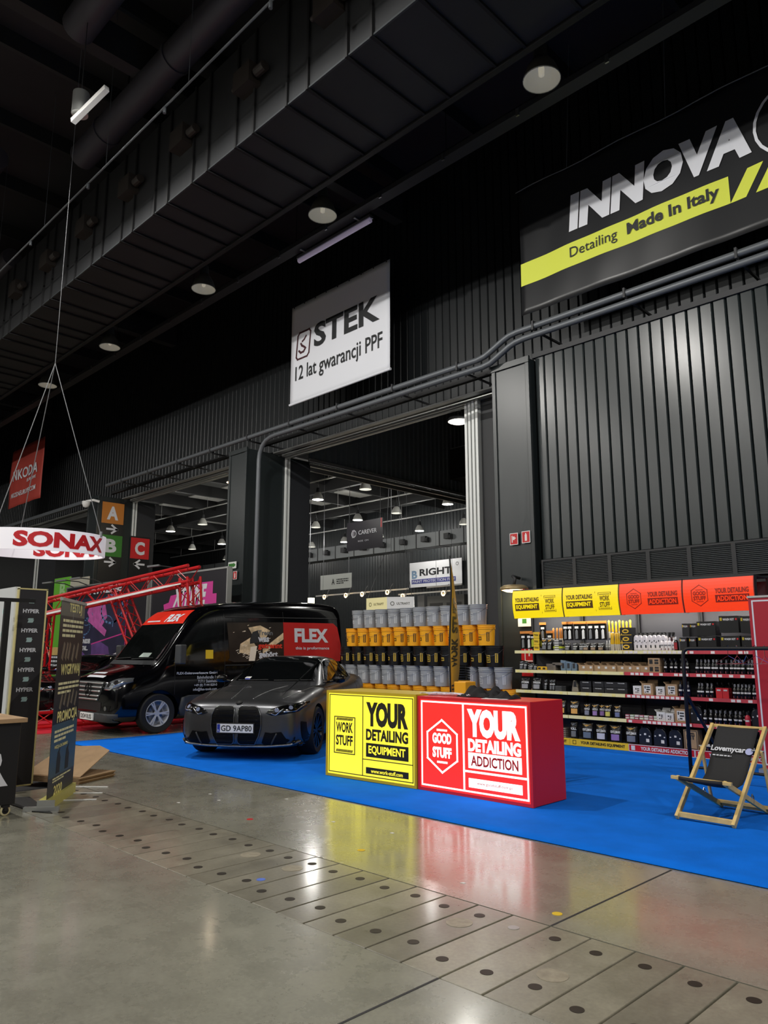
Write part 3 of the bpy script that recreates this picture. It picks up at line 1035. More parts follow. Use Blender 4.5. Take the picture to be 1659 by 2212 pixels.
# ------------------------------------------------------------------ the neighbour's graphic walls, truss and floor boards on the left
M_gp = mat('graphic_dark', (26, 24, 32), .45)
M_mag = mat('magenta', (206, 62, 150), .5)
M_pur = mat('graphic_purple', (96, 66, 128), .5, noise=.35, nscale=2)
M_blu = mat('graphic_blue', (96, 130, 176), .5, noise=.3, nscale=3)
M_pink = mat('graphic_pink', (196, 96, 170), .5, noise=.25, nscale=4)
t = thing('graphic_wall', 'dark printed booth wall with purple swirl picture behind the red truss', 'booth wall', (-28.2, 11.5, 0))
fr = front(0, 0, 0)
G().box(0, 0, 0, 6.2, .12, 3.75).build('panel', M_gp, t)
G().rim(fr, -.04, 0, 6.24, 3.79, .05, -.13, .02).build('frame', M_alu, t)
q = G().rect(fr, .9, .7, 4.9, 3.3, 0, .006).build('print', mat('graphic_navy', (40, 38, 66), .5, noise=.4, nscale=1.5), t)
p = G()
rnd = random.Random(4)
for i in range(7):
    a, b = rnd.uniform(1.3, 4.0), rnd.uniform(2.2, 3.0)
    rr = rnd.uniform(.3, .9)
    p.path(fr, [(a + rr * math.cos(u * .35 + i), b + rr * .6 * math.sin(u * .35 + i)) for u in range(12)], .03 + .02 * (i % 3), .006, .010)
p.build('light_swirls', M_blu, t)
p = G().poly([(2.2, 3.2), (3.2, 3.2), (3.5, 2.6), (3.0, 2.2), (2.3, 2.4), (1.9, 2.8)], fr, .006, .009)
p.poly([(2.0, 2.5), (3.4, 1.95), (3.5, 2.15), (2.2, 2.75)], fr, .009, .011)
p.build('pink_shape', M_pink, t)
p = G().poly([(2.5, .7), (4.1, .7), (3.7, 1.6), (3.0, 1.8), (2.4, 1.7)], fr, .006, .009).poly([(.95, .7), (1.5, .7), (2.0, 1.3), (1.6, 1.5), (1.0, 1.35)], fr, .006, .009)
p.build('purple_shape', M_pur, t)
p = G().poly([(3.7, 1.1), (4.7, 1.35), (4.7, 1.5), (3.8, 1.3)], fr, .009, .012)
p.text(fr, '...THEY CONSIDER', .95, 1.72, 2.3, 1.88, .012, .05, .2).text(fr, 'EVERY DETAIL...', .95, 1.48, 2.15, 1.64, .012, .05, .2)
p.text(fr, 'XTREME', 1.9, 3.42, 4.4, 3.68, .012, .05, .3)
p.build('lettering', M_bw, t)
p = G().path(fr, [(.92, .7), (.92, 3.3)], .03, .006, .01).path(fr, [(4.88, .7), (4.88, 3.3)], .03, .006, .01).path(fr, [(2.4, 1.7), (4.88, 2.05)], .04, .006, .01).path(fr, [(3.6, .9), (4.8, 1.1)], .03, .009, .012)
p.build('pink_lines', M_mag, t)
t = thing('graphic_wall', 'black printed booth wall reading XTREME on a pink blot', 'booth wall', (-21.75, 11.5, 0))
G().box(0, 0, 0, 4.2, .12, 3.72).build('panel', M_gp, t)
G().rim(fr, -.04, 0, 4.24, 3.76, .05, -.13, .02).build('frame', M_alu, t)
p = G()
p.poly([(.9, 2.45), (3.7, 2.45), (3.7, 3.05), (3.5, 3.05), (3.5, 3.4), (2.6, 3.4), (2.5, 3.2), (1.2, 3.1), (1.1, 2.9), (.8, 2.85)], fr, .002, .006)
p.build('pink_blot', M_mag, t)
p = G().text(fr, 'XTREME', 1.35, 2.75, 3.1, 3.35, .012, .05, .2).text(fr, 'SHADES', 2.4, 2.52, 3.2, 2.68, .012, .04, .2)
p.text(fr, '...AND PROTECTING', .8, 2.22, 2.2, 2.38, .012, .05).text(fr, 'THE VEHICLE FROM', .8, 2.0, 2.2, 2.14, .012, .05)
p.build('lettering', M_bw, t)
for i in range(4):
    t = thing('arm_light', '%s clip-on arm lamp on top of the printed booth walls, from the green panel' % ORD[i], 'lamp', (-27.6 + i * 1.2 + (4.2 if i == 3 else 0), 11.5, 3.76), 0, 'arm lamps on the booth walls')
    G().tube([(0, 0, 0), (-.1, -.3, .12), (-.25, -.75, .16)], .02, 6).build('arm', M_dark, t)
    G().bar((-.2, -.72, .16), (-.45, -.95, .12), .16, .05).build('head', M_grey, t)
t = thing('hall_signboard', 'bright green hall panel with a pale letter B behind the HYPER pillar', 'sign', (-30.6, 12.0, 0))
G().rect(fr, 0, 1.6, 1.5, 4.3, 0, .05).build('green_face', mat('lime_green', (110, 190, 60), .5), t)
G().text(fr, 'B', .6, 3.45, 1.15, 4.1, .06, .04).build('letter', mat('pale_green', (170, 215, 150), .5), t)
G().rect(fr, 1.5, 1.6, 3.1, 4.2, -.02, .03).build('beige_face', mat('beige', (190, 186, 170), .6), t)
G().rect(fr, 0, 1.3, 1.5, 1.6, 0, .05).build('wood_strip', M_wood, t)
p = G().rect(fr, 0, 0, 1.5, 1.3, 0, .04).build('base_face', M_black, t)
p = G().fake(fr, .1, .85, 1.4, 1.3, 3, .05, 3)
p.build('lettering', M_bw, t)
G().rect(fr, .1, .5, 1.4, .75, .04, .05).build('orange_band', mat('orange', (235, 140, 40), .5), t)
t = thing('step_ladder', 'aluminium ladder standing behind the roll-up banner', 'ladder', (-23.3, 9.4, 0))
q = G().bar((0, 0, 0), (.1, .3, 2.5), .05).bar((.5, 0, 0), (.45, .3, 2.5), .05)
q.build('rail', M_alu, t)
q = G()
for i in range(8): q.bar((.01 + .01 * i, .03 + .036 * i, .25 + .29 * i), (.49, .03 + .036 * i, .25 + .29 * i), .035)
q.build('rung', M_alu, t)


def truss(q, q2, p, r, wdt, sides=3, n=10, tube=.028, up=(0, 0, 1)):
    p, r = Vector(p), Vector(r)
    d = (r - p).normalized()
    a = d.cross(Vector(up)).normalized()
    b = a.cross(d)
    if sides == 3: offs = [a * -wdt / 2, a * wdt / 2, b * wdt * .85]
    else: offs = [(a * i + b * j) * wdt / 2 for i, j in ((-1, -1), (1, -1), (1, 1), (-1, 1))]
    for o in offs: q.cyl(p + o, r + o, tube, n=8)
    for s_ in range(len(offs)):
        o, o2 = offs[s_], offs[(s_ + 1) % len(offs)]
        for i in range(n):
            A = p + (r - p) * (i / n) + (o if i % 2 == 0 else o2)
            B = p + (r - p) * ((i + 1) / n) + (o2 if i % 2 == 0 else o)
            q2.cyl(A, B, .011, n=5)


t = thing('truss_arch', 'red lattice truss arch sloping over the red carpet behind the van', 'truss', (-18, 8, 0))
q, q2 = G(), G()
truss(q, q2, (-2.6, -.25, 2.58), (2.75, 1.1, 3.22), .36, 4, 14, .042)
q.build('top_chord', M_redp, t); q2.build('lattice', M_redp, t)
q, q2 = G(), G()
truss(q, q2, (.1, .55, 2.95), (.75, 1.05, 1.2), .34, 4, 7, .03, (0, 1, 0))
truss(q, q2, (.75, 1.05, 1.2), (1.2, 1.4, .0), .34, 4, 5, .03, (0, 1, 0))
p = q.build('leg', M_redp, t); q2.build('lattice', M_redp, p)
q, q2 = G(), G()
truss(q, q2, (2.6, 1.08, 3.15), (2.72, 1.3, 0), .34, 4, 10, .03, (0, 1, 0))
p = q.build('leg', M_redp, t); q2.build('lattice', M_redp, p)
q, q2 = G(), G()
truss(q, q2, (-2.4, -.2, 2.5), (-2.8, -.1, 0), .34, 4, 8, .03, (0, 1, 0))
p = q.build('leg', M_redp, t); q2.build('lattice', M_redp, p)
G().bar((-2.3, -.42, 2.37), (2.6, .87, 3.0), .06, .05).build('white_rail', M_white, t)
for lab, p0, p1 in (('red lattice truss lying along the van side of the red carpet', (-15.15, 5.45, .06), (-15.2, 9.9, .06)), ('red lattice truss lying along the aisle edge of the red carpet', (-15.5, 5.4, .06), (-20.5, 5.5, .06))):
    t = thing('base_truss', lab, 'truss', p0)
    q, q2 = G(), G()
    truss(q, q2, (0, 0, 0), Vector(p1) - Vector(p0), .3, 3, 14, .03)
    q.build('chord', M_redp, t); q2.build('lattice', M_redp, t)

# ------------------------------------------------------------------ HYPER pillar, counter, rack and roll-up on the left
t = thing('banner_pillar', 'tall black fabric pillar printed HYPER with pale edges', 'display pillar', (-9.1, 3.17, 0))
fr = F((0, 0, 0), Y, Z)
G().box(-.05, 0, 0, 0, .3, 2.19).build('fabric', mat('pillar_fabric', (44, 43, 46), .75), t)
q = G().box(-.055, -.012, 0, .004, .0, 2.2).box(-.055, .3, 0, .004, .318, 2.2).box(-.055, -.012, 2.19, .004, .318, 2.205).box(-.055, .1, 0, .004, .318, .015)
q.build('edge_profile', mat('pale_profile', (226, 214, 150), .4), t)
q, q2 = G(), G()
M_mint = mat('mint_print', (206, 240, 238), .6)
for i in range(6):
    z = 1.94 - i * .222
    if i < 5: q.text(fr, 'HYPER', .05, z - .02, .235, z + .026, .006, .04)
    zz = z + .095
    for j in range(5):
        for k in range(3):
            q2.path(fr, [(.115 + j * .012 + .006 * (k % 2), zz + k * .017), (.125 + j * .012 + .006 * (k % 2), zz + .012 + k * .017)], .005, .002, .006)
q.build('lettering', M_bw, t)
q2.build('hatch_logo', M_mint, t)
t = thing('booth_panel', 'white panel of pale print standing behind the HYPER pillar', 'booth wall', (-11.4, 3.14, 0))
fr = front(0, 0, 0)
G().box(0, 0, 0, 2.25, .05, 2.22).build('panel', mat('panel_white', (226, 230, 232), .6), t)
q = G()
for i in range(4):
    for j in range(7): q.rim(fr, .25 + i * .55, .3 + j * .27, .32 + i * .55, .36 + j * .27, .012, 0, .006).rect(fr, .35 + i * .55, .31 + j * .27, .42 + i * .55, .34 + j * .27, 0, .006)
q.build('print', M_mint, t)
t = thing('garment_rail', 'black tube garment rail in front of the white panel', 'rail', (-8.75, 2.5, 0))
G().box(-.02, -1.2, 2.02, .02, .72, 2.06).build('top_bar', M_black, t)
G().box(-.02, .40, 0, .02, .46, 2.02).build('upright', M_black, t)
G().box(-.25, .40, 0, .25, .46, .03).box(-.02, -1.2, 0, .02, .46, .03).build('foot', M_black, t)
G().box(-.02, -1.2, 0, .02, -1.15, 2.02).build('upright', M_black, t)

t = thing('counter_cart', 'black rolling counter with wooden top and a big white R', 'counter', (-7.95, 2.76, 0))
G().box(-.5, -1.25, .1, .37, 0, .83).build('body', mat('cart_black', (22, 22, 23), .45), t, bevel=.006)
G().box(-.54, -1.3, .83, .41, .04, .87).build('top', M_board, t, bevel=.004)
fr = F((.37, -1.25, 0), Y, Z)
G().text(fr, 'HYPER', .0, .27, 1.17, .6, .006, .05).build('lettering', M_bw, t)
for i, (a, b) in enumerate(((.33, -.07), (.33, -1.15), (-.42, -.07), (-.42, -1.15))):
    c_ = G().box(a - .03, b - .03, .075, a + .03, b + .03, .1).bar((a - .025, b, .1), (a - .025, b + .0, .045), .008, .03).bar((a + .025, b, .1), (a + .025, b, .045), .008, .03).build('caster', M_black, t)
    G().lathe([(.0, -.012), (.03, -.012), (.03, .012), (0, .012)], 16, (a, b, .045), 'x').build('hub', M_black, c_)
    G().lathe([(.03, -.014), (.045, -.012), (.045, .012), (.03, .014)], 20, (a, b, .045), 'x').build('tyre', mat('caster_cream', (216, 206, 160), .5), c_, smooth=True)
t = thing('cable_ramp', 'flat black foot plate lying on the floor behind the black counter', 'plate', (-8.15, 2.98, 0))
G().add([(-.35, -.1, .01), (.55, -.05, .01), (.75, .06, .005), (-.2, .2, .01), (-.35, -.1, 0), (.55, -.05, 0), (.75, .06, 0), (-.2, .2, 0)], [(0, 1, 2, 3), (4, 5, 1, 0), (5, 6, 2, 1), (6, 7, 3, 2), (7, 4, 0, 3)]).build('plate', M_black, t)

t = thing('roll_up_banner', 'narrow dark roll-up banner reading TESTUJ WYGRYWAJ PROMOCJA', 'banner', (-7.56, 3.04, 0))
fr = F((0, 0, 0), (-.8, .6, 0), Z)
G().rect(fr, 0, .08, .94, 2.0, -.004, 0).build('sheet', mat('rollup_dark', (38, 36, 36), .35), t)
G().rect(fr, 0, .28, .94, .78, 0, .001).build('teal_panel', mat('rollup_teal', (66, 92, 104), .4), t)
G().rect(fr, 0, 1.84, .94, 2.0, 0, .001).build('grey_panel', mat('rollup_grey', (104, 104, 92), .4), t)
for wd_, (a0, b0, a1, b1) in (('TESTUJ', (.3, 1.86, .8, 1.98)), ('WYGRYWAJ', (.14, 1.22, .88, 1.36)), ('PROMOCJA', (.14, .76, .9, .9)), ('WEZ JA ZA DARMO', (.12, .535, .6, .575))):
    G().text(fr, wd_, a0, b0, a1, b1, .003, .03).build('headline', mat('rollup_cream', (250, 242, 160), .5), t)
q = G()
q.text(fr, '2020', .2, .1, .5, .19, .003, .03)
q.build('print_year', mat('rollup_cream', (250, 242, 160), .5), t)
for ar in ((.1, 1.62, .9, 1.82, 4, .003, 1), (.1, 1.06, .88, 1.19, 3, .003, 2), (.1, .6, .8, .73, 3, .003, 4), (.15, .22, .8, .27, 2, .003, 5)):
    G().fake(fr, *ar).build('small_print', mat('rollup_print', (244, 240, 190), .5), t)
q = G()
for i, (a, b) in enumerate(((.12, 1.42), (.24, 1.42), (.34, 1.42), (.5, 1.4), (.66, 1.42))):
    G().poly([(a, b), (a + .06, b - .03), (a + .12, b + .14), (a + .07, b + .16)], fr, .001, .003).build('bottle_picture', mat('rollup_bottle', (128, 118, 100), .35), t)
for i in range(5):
    a, b = .18 + i * .14, .93 + .03 * (i % 2)
    G().poly([(a, b), (a + .05, b - .02), (a + .11, b + .12), (a + .07, b + .14)], fr, .001, .003).build('bottle_picture', MATS['rollup_bottle'], t)
for i in range(2):
    a = .24 + i * .32
    G().poly([(a, .3), (a + .12, .3), (a + .13, .44), (a + .08, .5), (a + .1, .55), (a + .02, .5), (a, .42)], fr, .001, .003).build('spray_picture', M_ink, t)
q = G().bar(fr(-.01, .05, -.02), fr(.96, .05, -.02), .1, .1)
q.build('base_cassette', mat('cassette', (208, 202, 110), .4, .2), t)
G().bar(fr(0, .02, .12), fr(0, .02, -.2), .05, .04).bar(fr(-.012, .05, 0), fr(-.02, .05, 0), .16, .1).build('foot', M_alu, t)
G().bar(fr(-.01, 2.0, 0), fr(.95, 2.0, 0), .03, .03).build('top_rail', M_alu, t)
G().bar(fr(.47, .1, -.03), fr(.47, 2.0, -.01), .02).build('pole', M_alu, t)

# cardboard and offcuts on the floor
t = thing('cardboard_box', 'flattened brown cardboard box lying behind the roll-up banner', 'box', (-9.25, 3.95, 0), R(25))
q = G()
for i in range(6): q.box(-.42 + .01 * i, -.3, .012 * i + .002, .42 + .012 * (i % 3), .3, .012 * i + .010)
q.build('flat_layers', M_board, t)
q = G().add([(-.4, -.28, .07), (.42, -.28, .075), (.35, .28, .3), (-.42, .25, .26)], [(0, 1, 2, 3)]).add([(-.42, .25, .26), (.35, .28, .3), (.1, .4, .33), (-.4, .4, .3)], [(0, 1, 2, 3)])
q.build('raised_flap', M_board, t, solid=.008)
rnd = random.Random(3)
for i in range(3):
    t = G().bar((-8.0 - i * .35, 3.3 + .2 * i, .004), (-7.75 - i * .3, 3.62 + .2 * i, .004), .03, .006).build('paper_strip', M_white)
    tag(t, '%s white offcut strip on the floor by the roll-up banner base' % ORD[i], 'offcut')
for i, (x, y, m) in enumerate(((-4.42, 4.18, M_yellow), (-2.6, 4.02, M_yellow), (-4.35, 3.2, mat('blue_tape', (90, 120, 210), .5)), (-5.9, 4.2, M_red))):
    t = G().disc(F((x, y, 0), X, Y), 0, 0, .03, 0, .002).build('floor_marker', m)
    tag(t, ['round yellow floor marker in the yellow reflection', 'round yellow floor marker beside the saw-cut joint', 'blue floor marker on the plain slab', 'red floor marker by the trench'][i], 'marker')
for i in range(9):
    x, y = rnd.uniform(-6.5, -1.5), rnd.uniform(4.0, 5.2)
    if i > 5: x, y = rnd.uniform(-8, -6.5), rnd.uniform(4, 4.8)
    tag(G().poly([(0, 0), (.03, .005), (.035, .02), (.01, .025)], F((x, y, 0), X, Y), 0, .002).build('paper_scrap', M_white), 'tiny white paper scrap on the bare concrete', 'scrap', 'paper scraps')
# ------------------------------------------------------------------ backlit counters
M_yface = mat('yellow_lit_face', (120, 112, 30), .4, em=(250, 236, 62), es=SIGN_E)
M_rface = mat('red_lit_face', (130, 24, 22), .4, em=(240, 44, 38), es=SIGN_E)
M_wlit = mat('white_lit_print', (255, 250, 245), .4, em=(255, 250, 246), es=SIGN_E * 1.35)
M_ybody = mat('yellow_case', (206, 176, 34), .45)
M_rbody = mat('red_case', (226, 38, 46), .4)
M_print = mat('black_print', (40, 36, 16), .5)


def hatch(q, fr, a0, b0, a1, b1, n, w=.012, c=.004):
    for i in range(n):
        x = a0 + (a1 - a0) * i / (n - 1)
        q.poly([(x, b0), (x + w, b0), (x + w + .012, b1), (x + .012, b1)], fr, 0, c)


def hexpts(a, b, r): return [(a + r * .87 * math.cos(R(90 + 60 * i)), b + r * math.sin(R(90 + 60 * i))) for i in range(6)]


CW, CD = 1.42, .6
t = thing('counter', 'yellow backlit counter printed WORK STUFF standing on the blue carpet', 'counter', (-7.22, 6.24, .012), R(3.3))
fr = front(0, 0, 0)
h = 1.0
G().box(0, .02, 0, CW, CD, h).build('case', M_ybody, t, bevel=.006)
G().rim(fr, 0, 0, CW, h, .03, -.03, .012).build('front_frame', M_ybody, t)
G().rect(fr, .03, .03, CW - .03, h - .03, -.02, 0).build('lit_face', M_yface, t)
q = G()
q.rim(fr, .045, .05, CW - .05, h - .045, .009, 0, .004)
q.rect(fr, .6, .055, .609, h - .05, 0, .004).rect(fr, .6, .235, CW - .05, .244, 0, .004)
q.rim(fr, .13, .27, .48, .70, .010, 0, .004)
q.text(fr, 'WORK', .165, .515, .445, .635, .005, .035).text(fr, 'STUFF', .165, .365, .445, .485, .005, .035)
hatch(q, fr, .165, .655, .42, .685, 14); hatch(q, fr, .165, .29, .42, .32, 14)
q.text(fr, 'YOUR', .66, .61, 1.3, .89, .005, .06).text(fr, 'DETAILING', .66, .455, 1.3, .585, .005, .045)
q.build('black_print', M_print, t)
p = G().rect(fr, .66, .27, 1.3, .425, 0, .004).rect(fr, .66, .085, 1.3, .155, 0, .004).build('black_bar', M_print, t)
G().text(fr, 'EQUIPMENT', .70, .295, 1.26, .4, .006, .03).text(fr, 'www.work-stuff.com', .74, .098, 1.22, .142, .006, .02).build('lettering', M_yface, p)

t = thing('counter', 'red backlit counter printed GOOD STUFF standing on the blue carpet', 'counter', (-5.79, 6.335, .012), R(1.4))
h = .985
CW2 = 1.46
G().box(0, .02, 0, CW2, CD, h).build('case', M_rbody, t, bevel=.006)
G().rim(fr, 0, 0, CW2, h, .03, -.03, .012).build('front_frame', M_rbody, t)
G().rect(fr, .03, .03, CW2 - .03, h - .03, -.02, 0).build('lit_face', M_rface, t)
q = G()
q.rim(fr, .045, .05, CW2 - .05, h - .045, .016, 0, .004)
q.rect(fr, .615, .055, .635, h - .05, 0, .004).rect(fr, .615, .245, CW2 - .05, .265, 0, .004)
q.path(fr, hexpts(.335, .475, .27), .018, 0, .004, True)
q.text(fr, 'GOOD', .205, .5, .465, .61, .005, .05).text(fr, 'STUFF', .205, .355, .465, .465, .005, .05)
q.rect(fr, .265, .63, .405, .65, 0, .004).rect(fr, .265, .30, .405, .32, 0, .004)
q.text(fr, 'YOUR', .68, .60, 1.33, .885, .005, .065).text(fr, 'DETAILING', .685, .455, 1.335, .585, .005, .048)
q.rect(fr, .685, .29, 1.335, .445, 0, .004).rect(fr, .685, .10, 1.335, .19, 0, .004)
q.build('white_print', M_wlit, t)
G().text(fr, 'ADDICTION', .72, .315, 1.3, .42, .007, .03).build('slogan_word', mat('red_print', (200, 30, 34), .5), t)
G().text(fr, 'www.goodstuff.com.pl', .79, .128, 1.22, .165, .007, .012).build('web_address', MATS['red_print'], t)


# ------------------------------------------------------------------ small things on the counters
def lump(nx, ny, w, d, hgt, seed):
    rnd = random.Random(seed)
    ph = [rnd.uniform(0, 6) for _ in range(8)]
    q = G()
    for j in range(ny + 1):
        for i in range(nx + 1):
            u, v = i / nx * 2 - 1, j / ny * 2 - 1
            e = max(0, 1 - (abs(u) ** 2.6)) * max(0, 1 - abs(v) ** 2.6)
            f = .65 + .3 * math.sin(u * 5 + ph[0] + v * 3) + .2 * math.sin(u * 11 + ph[1] - v * 6) + .15 * math.sin(v * 9 + ph[2])
            q.v.append(Vector((u * w / 2 * (1 + .08 * math.sin(v * 6 + ph[3])), v * d / 2 * (1 + .1 * math.sin(u * 7 + ph[4])), max(.004, hgt * e ** .5 * f))))
    for j in range(ny):
        for i in range(nx):
            a = j * (nx + 1) + i
            q.f.append((a, a + 1, a + nx + 2, a + nx + 1))
    return q


M_cloth = mat('black_cloth', (20, 20, 22), .85, bump=.3, bscale=60)
o = lump(40, 18, .5, .3, .11, 5).build('folded_shirts', M_cloth, smooth=True)
o.location = (-5.16, 6.68, .998); o.rotation_euler = (0, 0, R(8))
tag(o, 'heap of black shirts dropped on the red counter', 'shirts')
o = lump(24, 14, .3, .2, .07, 8).build('folded_shirts', M_cloth, smooth=True)
o.location = (-4.83, 6.62, .998)
tag(o, 'smaller black cloth trailing off the shirt heap on the red counter', 'shirts')
o = G().rect(F((-4.98, 6.42, .998), (.95, .2, 0), (-.2, .95, 0)), 0, 0, .3, .12, 0, .003).build('paper_sheet', M_white)
tag(o, 'white paper sheet at the front edge of the red counter', 'paper')
t = thing('lanyard_pile', 'tangle of white lanyards and badges on the joint of the two counters', 'lanyards', (-5.72, 6.6, 1.0))
rnd = random.Random(12)
q = G()
for k in range(5):
    q.tube([(.25 * math.cos(a * .8 + k) * (.4 + .12 * k) + .1 * k - .1, .09 * math.sin(a * 1.1 + 2 * k), .012 + .012 * abs(math.sin(a + k))) for a in range(9)], .007, 5)
q.build('strap', mat('lanyard_white', (220, 216, 224), .6), t)
q = G()
for k in range(4): q.box(-.22 + .12 * k, -.1 + .03 * k, .003 * k, -.12 + .12 * k, -.03 + .03 * k, .003 * k + .006)
q.build('badge', mat('badge', (196, 200, 214), .3), t)

# ------------------------------------------------------------------ shop shelving
UX = [-7.66 + i for i in range(5)]
FY, BY = 10.85, 11.42
BZ = [1.475, 1.155, .825, .46]
M_rail_w = mat('price_rail_cream', (236, 226, 168), .5)
M_rail_r = mat('price_rail_red', (196, 62, 72), .5)
M_ticket = mat('price_ticket', (236, 226, 220), .6)
M_back = mat('shelf_back', (52, 52, 58), .5)
M_yhead = mat('yellow_head', (130, 116, 12), .4, em=(252, 222, 10), es=HEAD_E)
M_rhead = mat('red_head', (130, 36, 14), .4, em=(250, 62, 18), es=HEAD_E)
M_hprint = mat('head_print_brown', (90, 62, 10), .5)
M_hprintr = mat('head_print_red', (150, 30, 10), .5)


def bowed(x0, z0, w, hh, y, bulge=.09, n=8):
    """curved head sign: frame that bends with height"""
    fr = front(x0, y, z0)

    class FB(F):
        def __init__(s): s.o, s.u, s.v, s.n = fr.o, fr.u, fr.v, fr.n

        def __call__(s, a, b, c=0):
            k = b / hh
            return s.o + s.u * a + s.v * b + s.n * (c + bulge * math.sin(PI * (.15 + .6 * k)))
    return FB()


for u in range(4):
    yel = u < 2
    side = ('yellow head reading WORK STUFF' if yel else 'red-orange head reading GOOD STUFF')
    t = thing('shelving_unit', '%s shop shelving unit from the column, under a lit %s' % (ORD[u], side), 'shelving', (UX[u], 0, .012), 0, 'shop shelving')
    G().box(0, BY, 0, .995, BY + .03, 2.45).build('back_panel', M_back, t)
    G().box(0, BY - .04, 0, .03, BY + .05, 2.5).box(.965, BY - .04, 0, .995, BY + .05, 2.5).build('upright', M_black, t)
    G().box(0, FY + .03, 0, .995, BY, .1).build('base', M_grey, t)
    p = G().box(0, FY + .005, .0, .995, FY + .03, .105).build('plinth_sign', M_yellow if yel else M_redp, t)
    fr = front(0, FY + .004, 0)
    if yel:
        q = G().text(fr, 'YOUR DETAILING EQUIPMENT', .19, .03, .94, .08, .003, .03).rim(fr, .05, .025, .11, .085, .006, 0, .003)
        q.build('lettering', M_print, p)
    else:
        q = G().text(fr, 'YOUR DETAILING ADDICTION', .19, .028, .94, .08, .003, .04).rect(fr, .04, .02, .1, .085, 0, .003).rim(fr, 0, 0, .995, .105, .008, 0, .003)
        q.build('lettering', M_bw, p)
    for k, z in enumerate(BZ):
        b = G().box(.005, FY + .02, z - .03, .99, BY, z).build('shelf', M_dark, t)
        rail = G().box(.003, FY - .01, z - .045, .992, FY + .02, z + .004).build('price_rail', M_rail_w if yel or (u == 2 and k < 1) else M_rail_r, b)
        q = G()
        rnd = random.Random(u * 7 + k)
        f2 = front(0, FY - .011, z - .04)
        x = .03
        while x < .93:
            if rnd.random() < (.8 if u == 2 else .35): G().rect(f2, x, .0, x + .055, .036, 0, .002).build('price_ticket', M_ticket if not yel else mat('cream_ticket', (240, 226, 140), .6), rail)
            x += .075
    fb = bowed(.003, 2.02, .99, .47, FY + .05)
    q = G()
    n = 10
    for i in range(n):
        b0, b1 = .47 * i / n, .47 * (i + 1) / n
        q.add([fb(0, b0, 0), fb(.989, b0, 0), fb(.989, b1, 0), fb(0, b1, 0)], [(0, 1, 2, 3)])
    hd = q.build('head_sign', M_yhead if yel else M_rhead, t, smooth=True)
    q = G()
    for a in (0, .984):
        for i in range(n):
            b0, b1 = .47 * i / n, .47 * (i + 1) / n
            q.add([fb(a, b0, .003), fb(a, b1, .003), fb(a, b1, -.12), fb(a, b0, -.12)], [(0, 1, 2, 3)])
    q.build('head_cheek', M_dark, hd, solid=.006)
    G().box(.0, FY - .01, 2.49, .99, BY, 2.51).build('head_top', M_dark, hd)
    q = G()
    if yel:
        q.text(fb, 'YOUR DETAILING', .06, .27, .54, .345, .006, .045)
        q.rect(fb, .06, .125, .54, .245, 0, .006).rect(fb, .585, .07, .588, .38, 0, .006)
        q.rim(fb, .64, .09, .86, .36, .006, 0, .006)
        q.text(fb, 'WORK', .665, .225, .84, .31, .006, .035).text(fb, 'STUFF', .665, .13, .84, .21, .006, .035)
        q.rect(fb, .66, .325, .84, .335, 0, .006).rect(fb, .66, .107, .84, .117, 0, .006)
        q.build('lettering', M_hprint, hd)
        G().text(fb, 'EQUIPMENT', .085, .145, .515, .225, .012, .04).build('word', M_yhead, hd)
    else:
        q.path(fb, hexpts(.24, .235, .15), .009, 0, .006, True)
        q.text(fb, 'GOOD', .15, .235, .33, .295, .006, .04).text(fb, 'STUFF', .15, .165, .33, .225, .006, .04)
        q.rect(fb, .19, .31, .29, .318, 0, .006).rect(fb, .19, .142, .29, .15, 0, .006)
        q.text(fb, 'YOUR DETAILING', .46, .25, .92, .325, .006, .045).rect(fb, .46, .125, .92, .23, 0, .006)
        q.build('lettering', M_hprintr, hd)
        G().text(fb, 'ADDICTION', .48, .142, .9, .213, .012, .03).build('word', M_rhead, hd)
    hl = bpy.data.lights.new('head_light', 'AREA'); hl.shape = 'RECTANGLE'; hl.size = .9; hl.size_y = .06; hl.energy = 12
    hl.color = (1, .97, .9)
    ho = bpy.data.objects.new('head_light', hl); COL.objects.link(ho); ho.parent = t; ho.location = (.5, FY + .12, 2.03); ho.rotation_euler = (R(52), 0, 0)
    G().box(.05, FY + .09, 2.035, .94, FY + .15, 2.06).build('head_tube', M_white, t)

# ------------------------------------------------------------------ goods: prototypes
M_bot = mat('bottle_black', (14, 14, 16), .22)
M_lab = mat('label_white', (216, 216, 214), .5)
M_wbot = mat('bottle_white', (226, 220, 222), .35)
M_pouch = mat('pouch_black', (18, 17, 16), .18, bump=.6, bscale=14)
M_gold = mat('pouch_gold', (196, 150, 70), .35)
rowname = {0: 'top', 1: 'second', 2: 'third', 3: 'fourth', 4: 'bottom'}
zrow = [BZ[0] + .012, BZ[1] + .012, BZ[2] + .012, BZ[3] + .012, .112]
PROTO = {}


def put(kind, make, x, z, y, label, group=None, rz=0, scale=None):
    if kind not in PROTO:
        t = make()
        PROTO[kind] = t
        t.location = (x, y, z)
        t.rotation_euler = (0, 0, rz)
        if scale: t.scale = scale
        t['label'] = label
        if group: t['group'] = group
        return t
    return dup(PROTO[kind], (x, y, z), rz, label, group, scale)


def cyl_patch(r, a0, a1, z0, z1, n=10):
    q = G()
    for i in range(n + 1):
        a = a0 + (a1 - a0) * i / n
        q.v += [Vector((r * math.cos(a), r * math.sin(a), z0)), Vector((r * math.cos(a), r * math.sin(a), z1))]
    q.f += [(2 * i, 2 * i + 2, 2 * i + 3, 2 * i + 1) for i in range(n)]
    return q


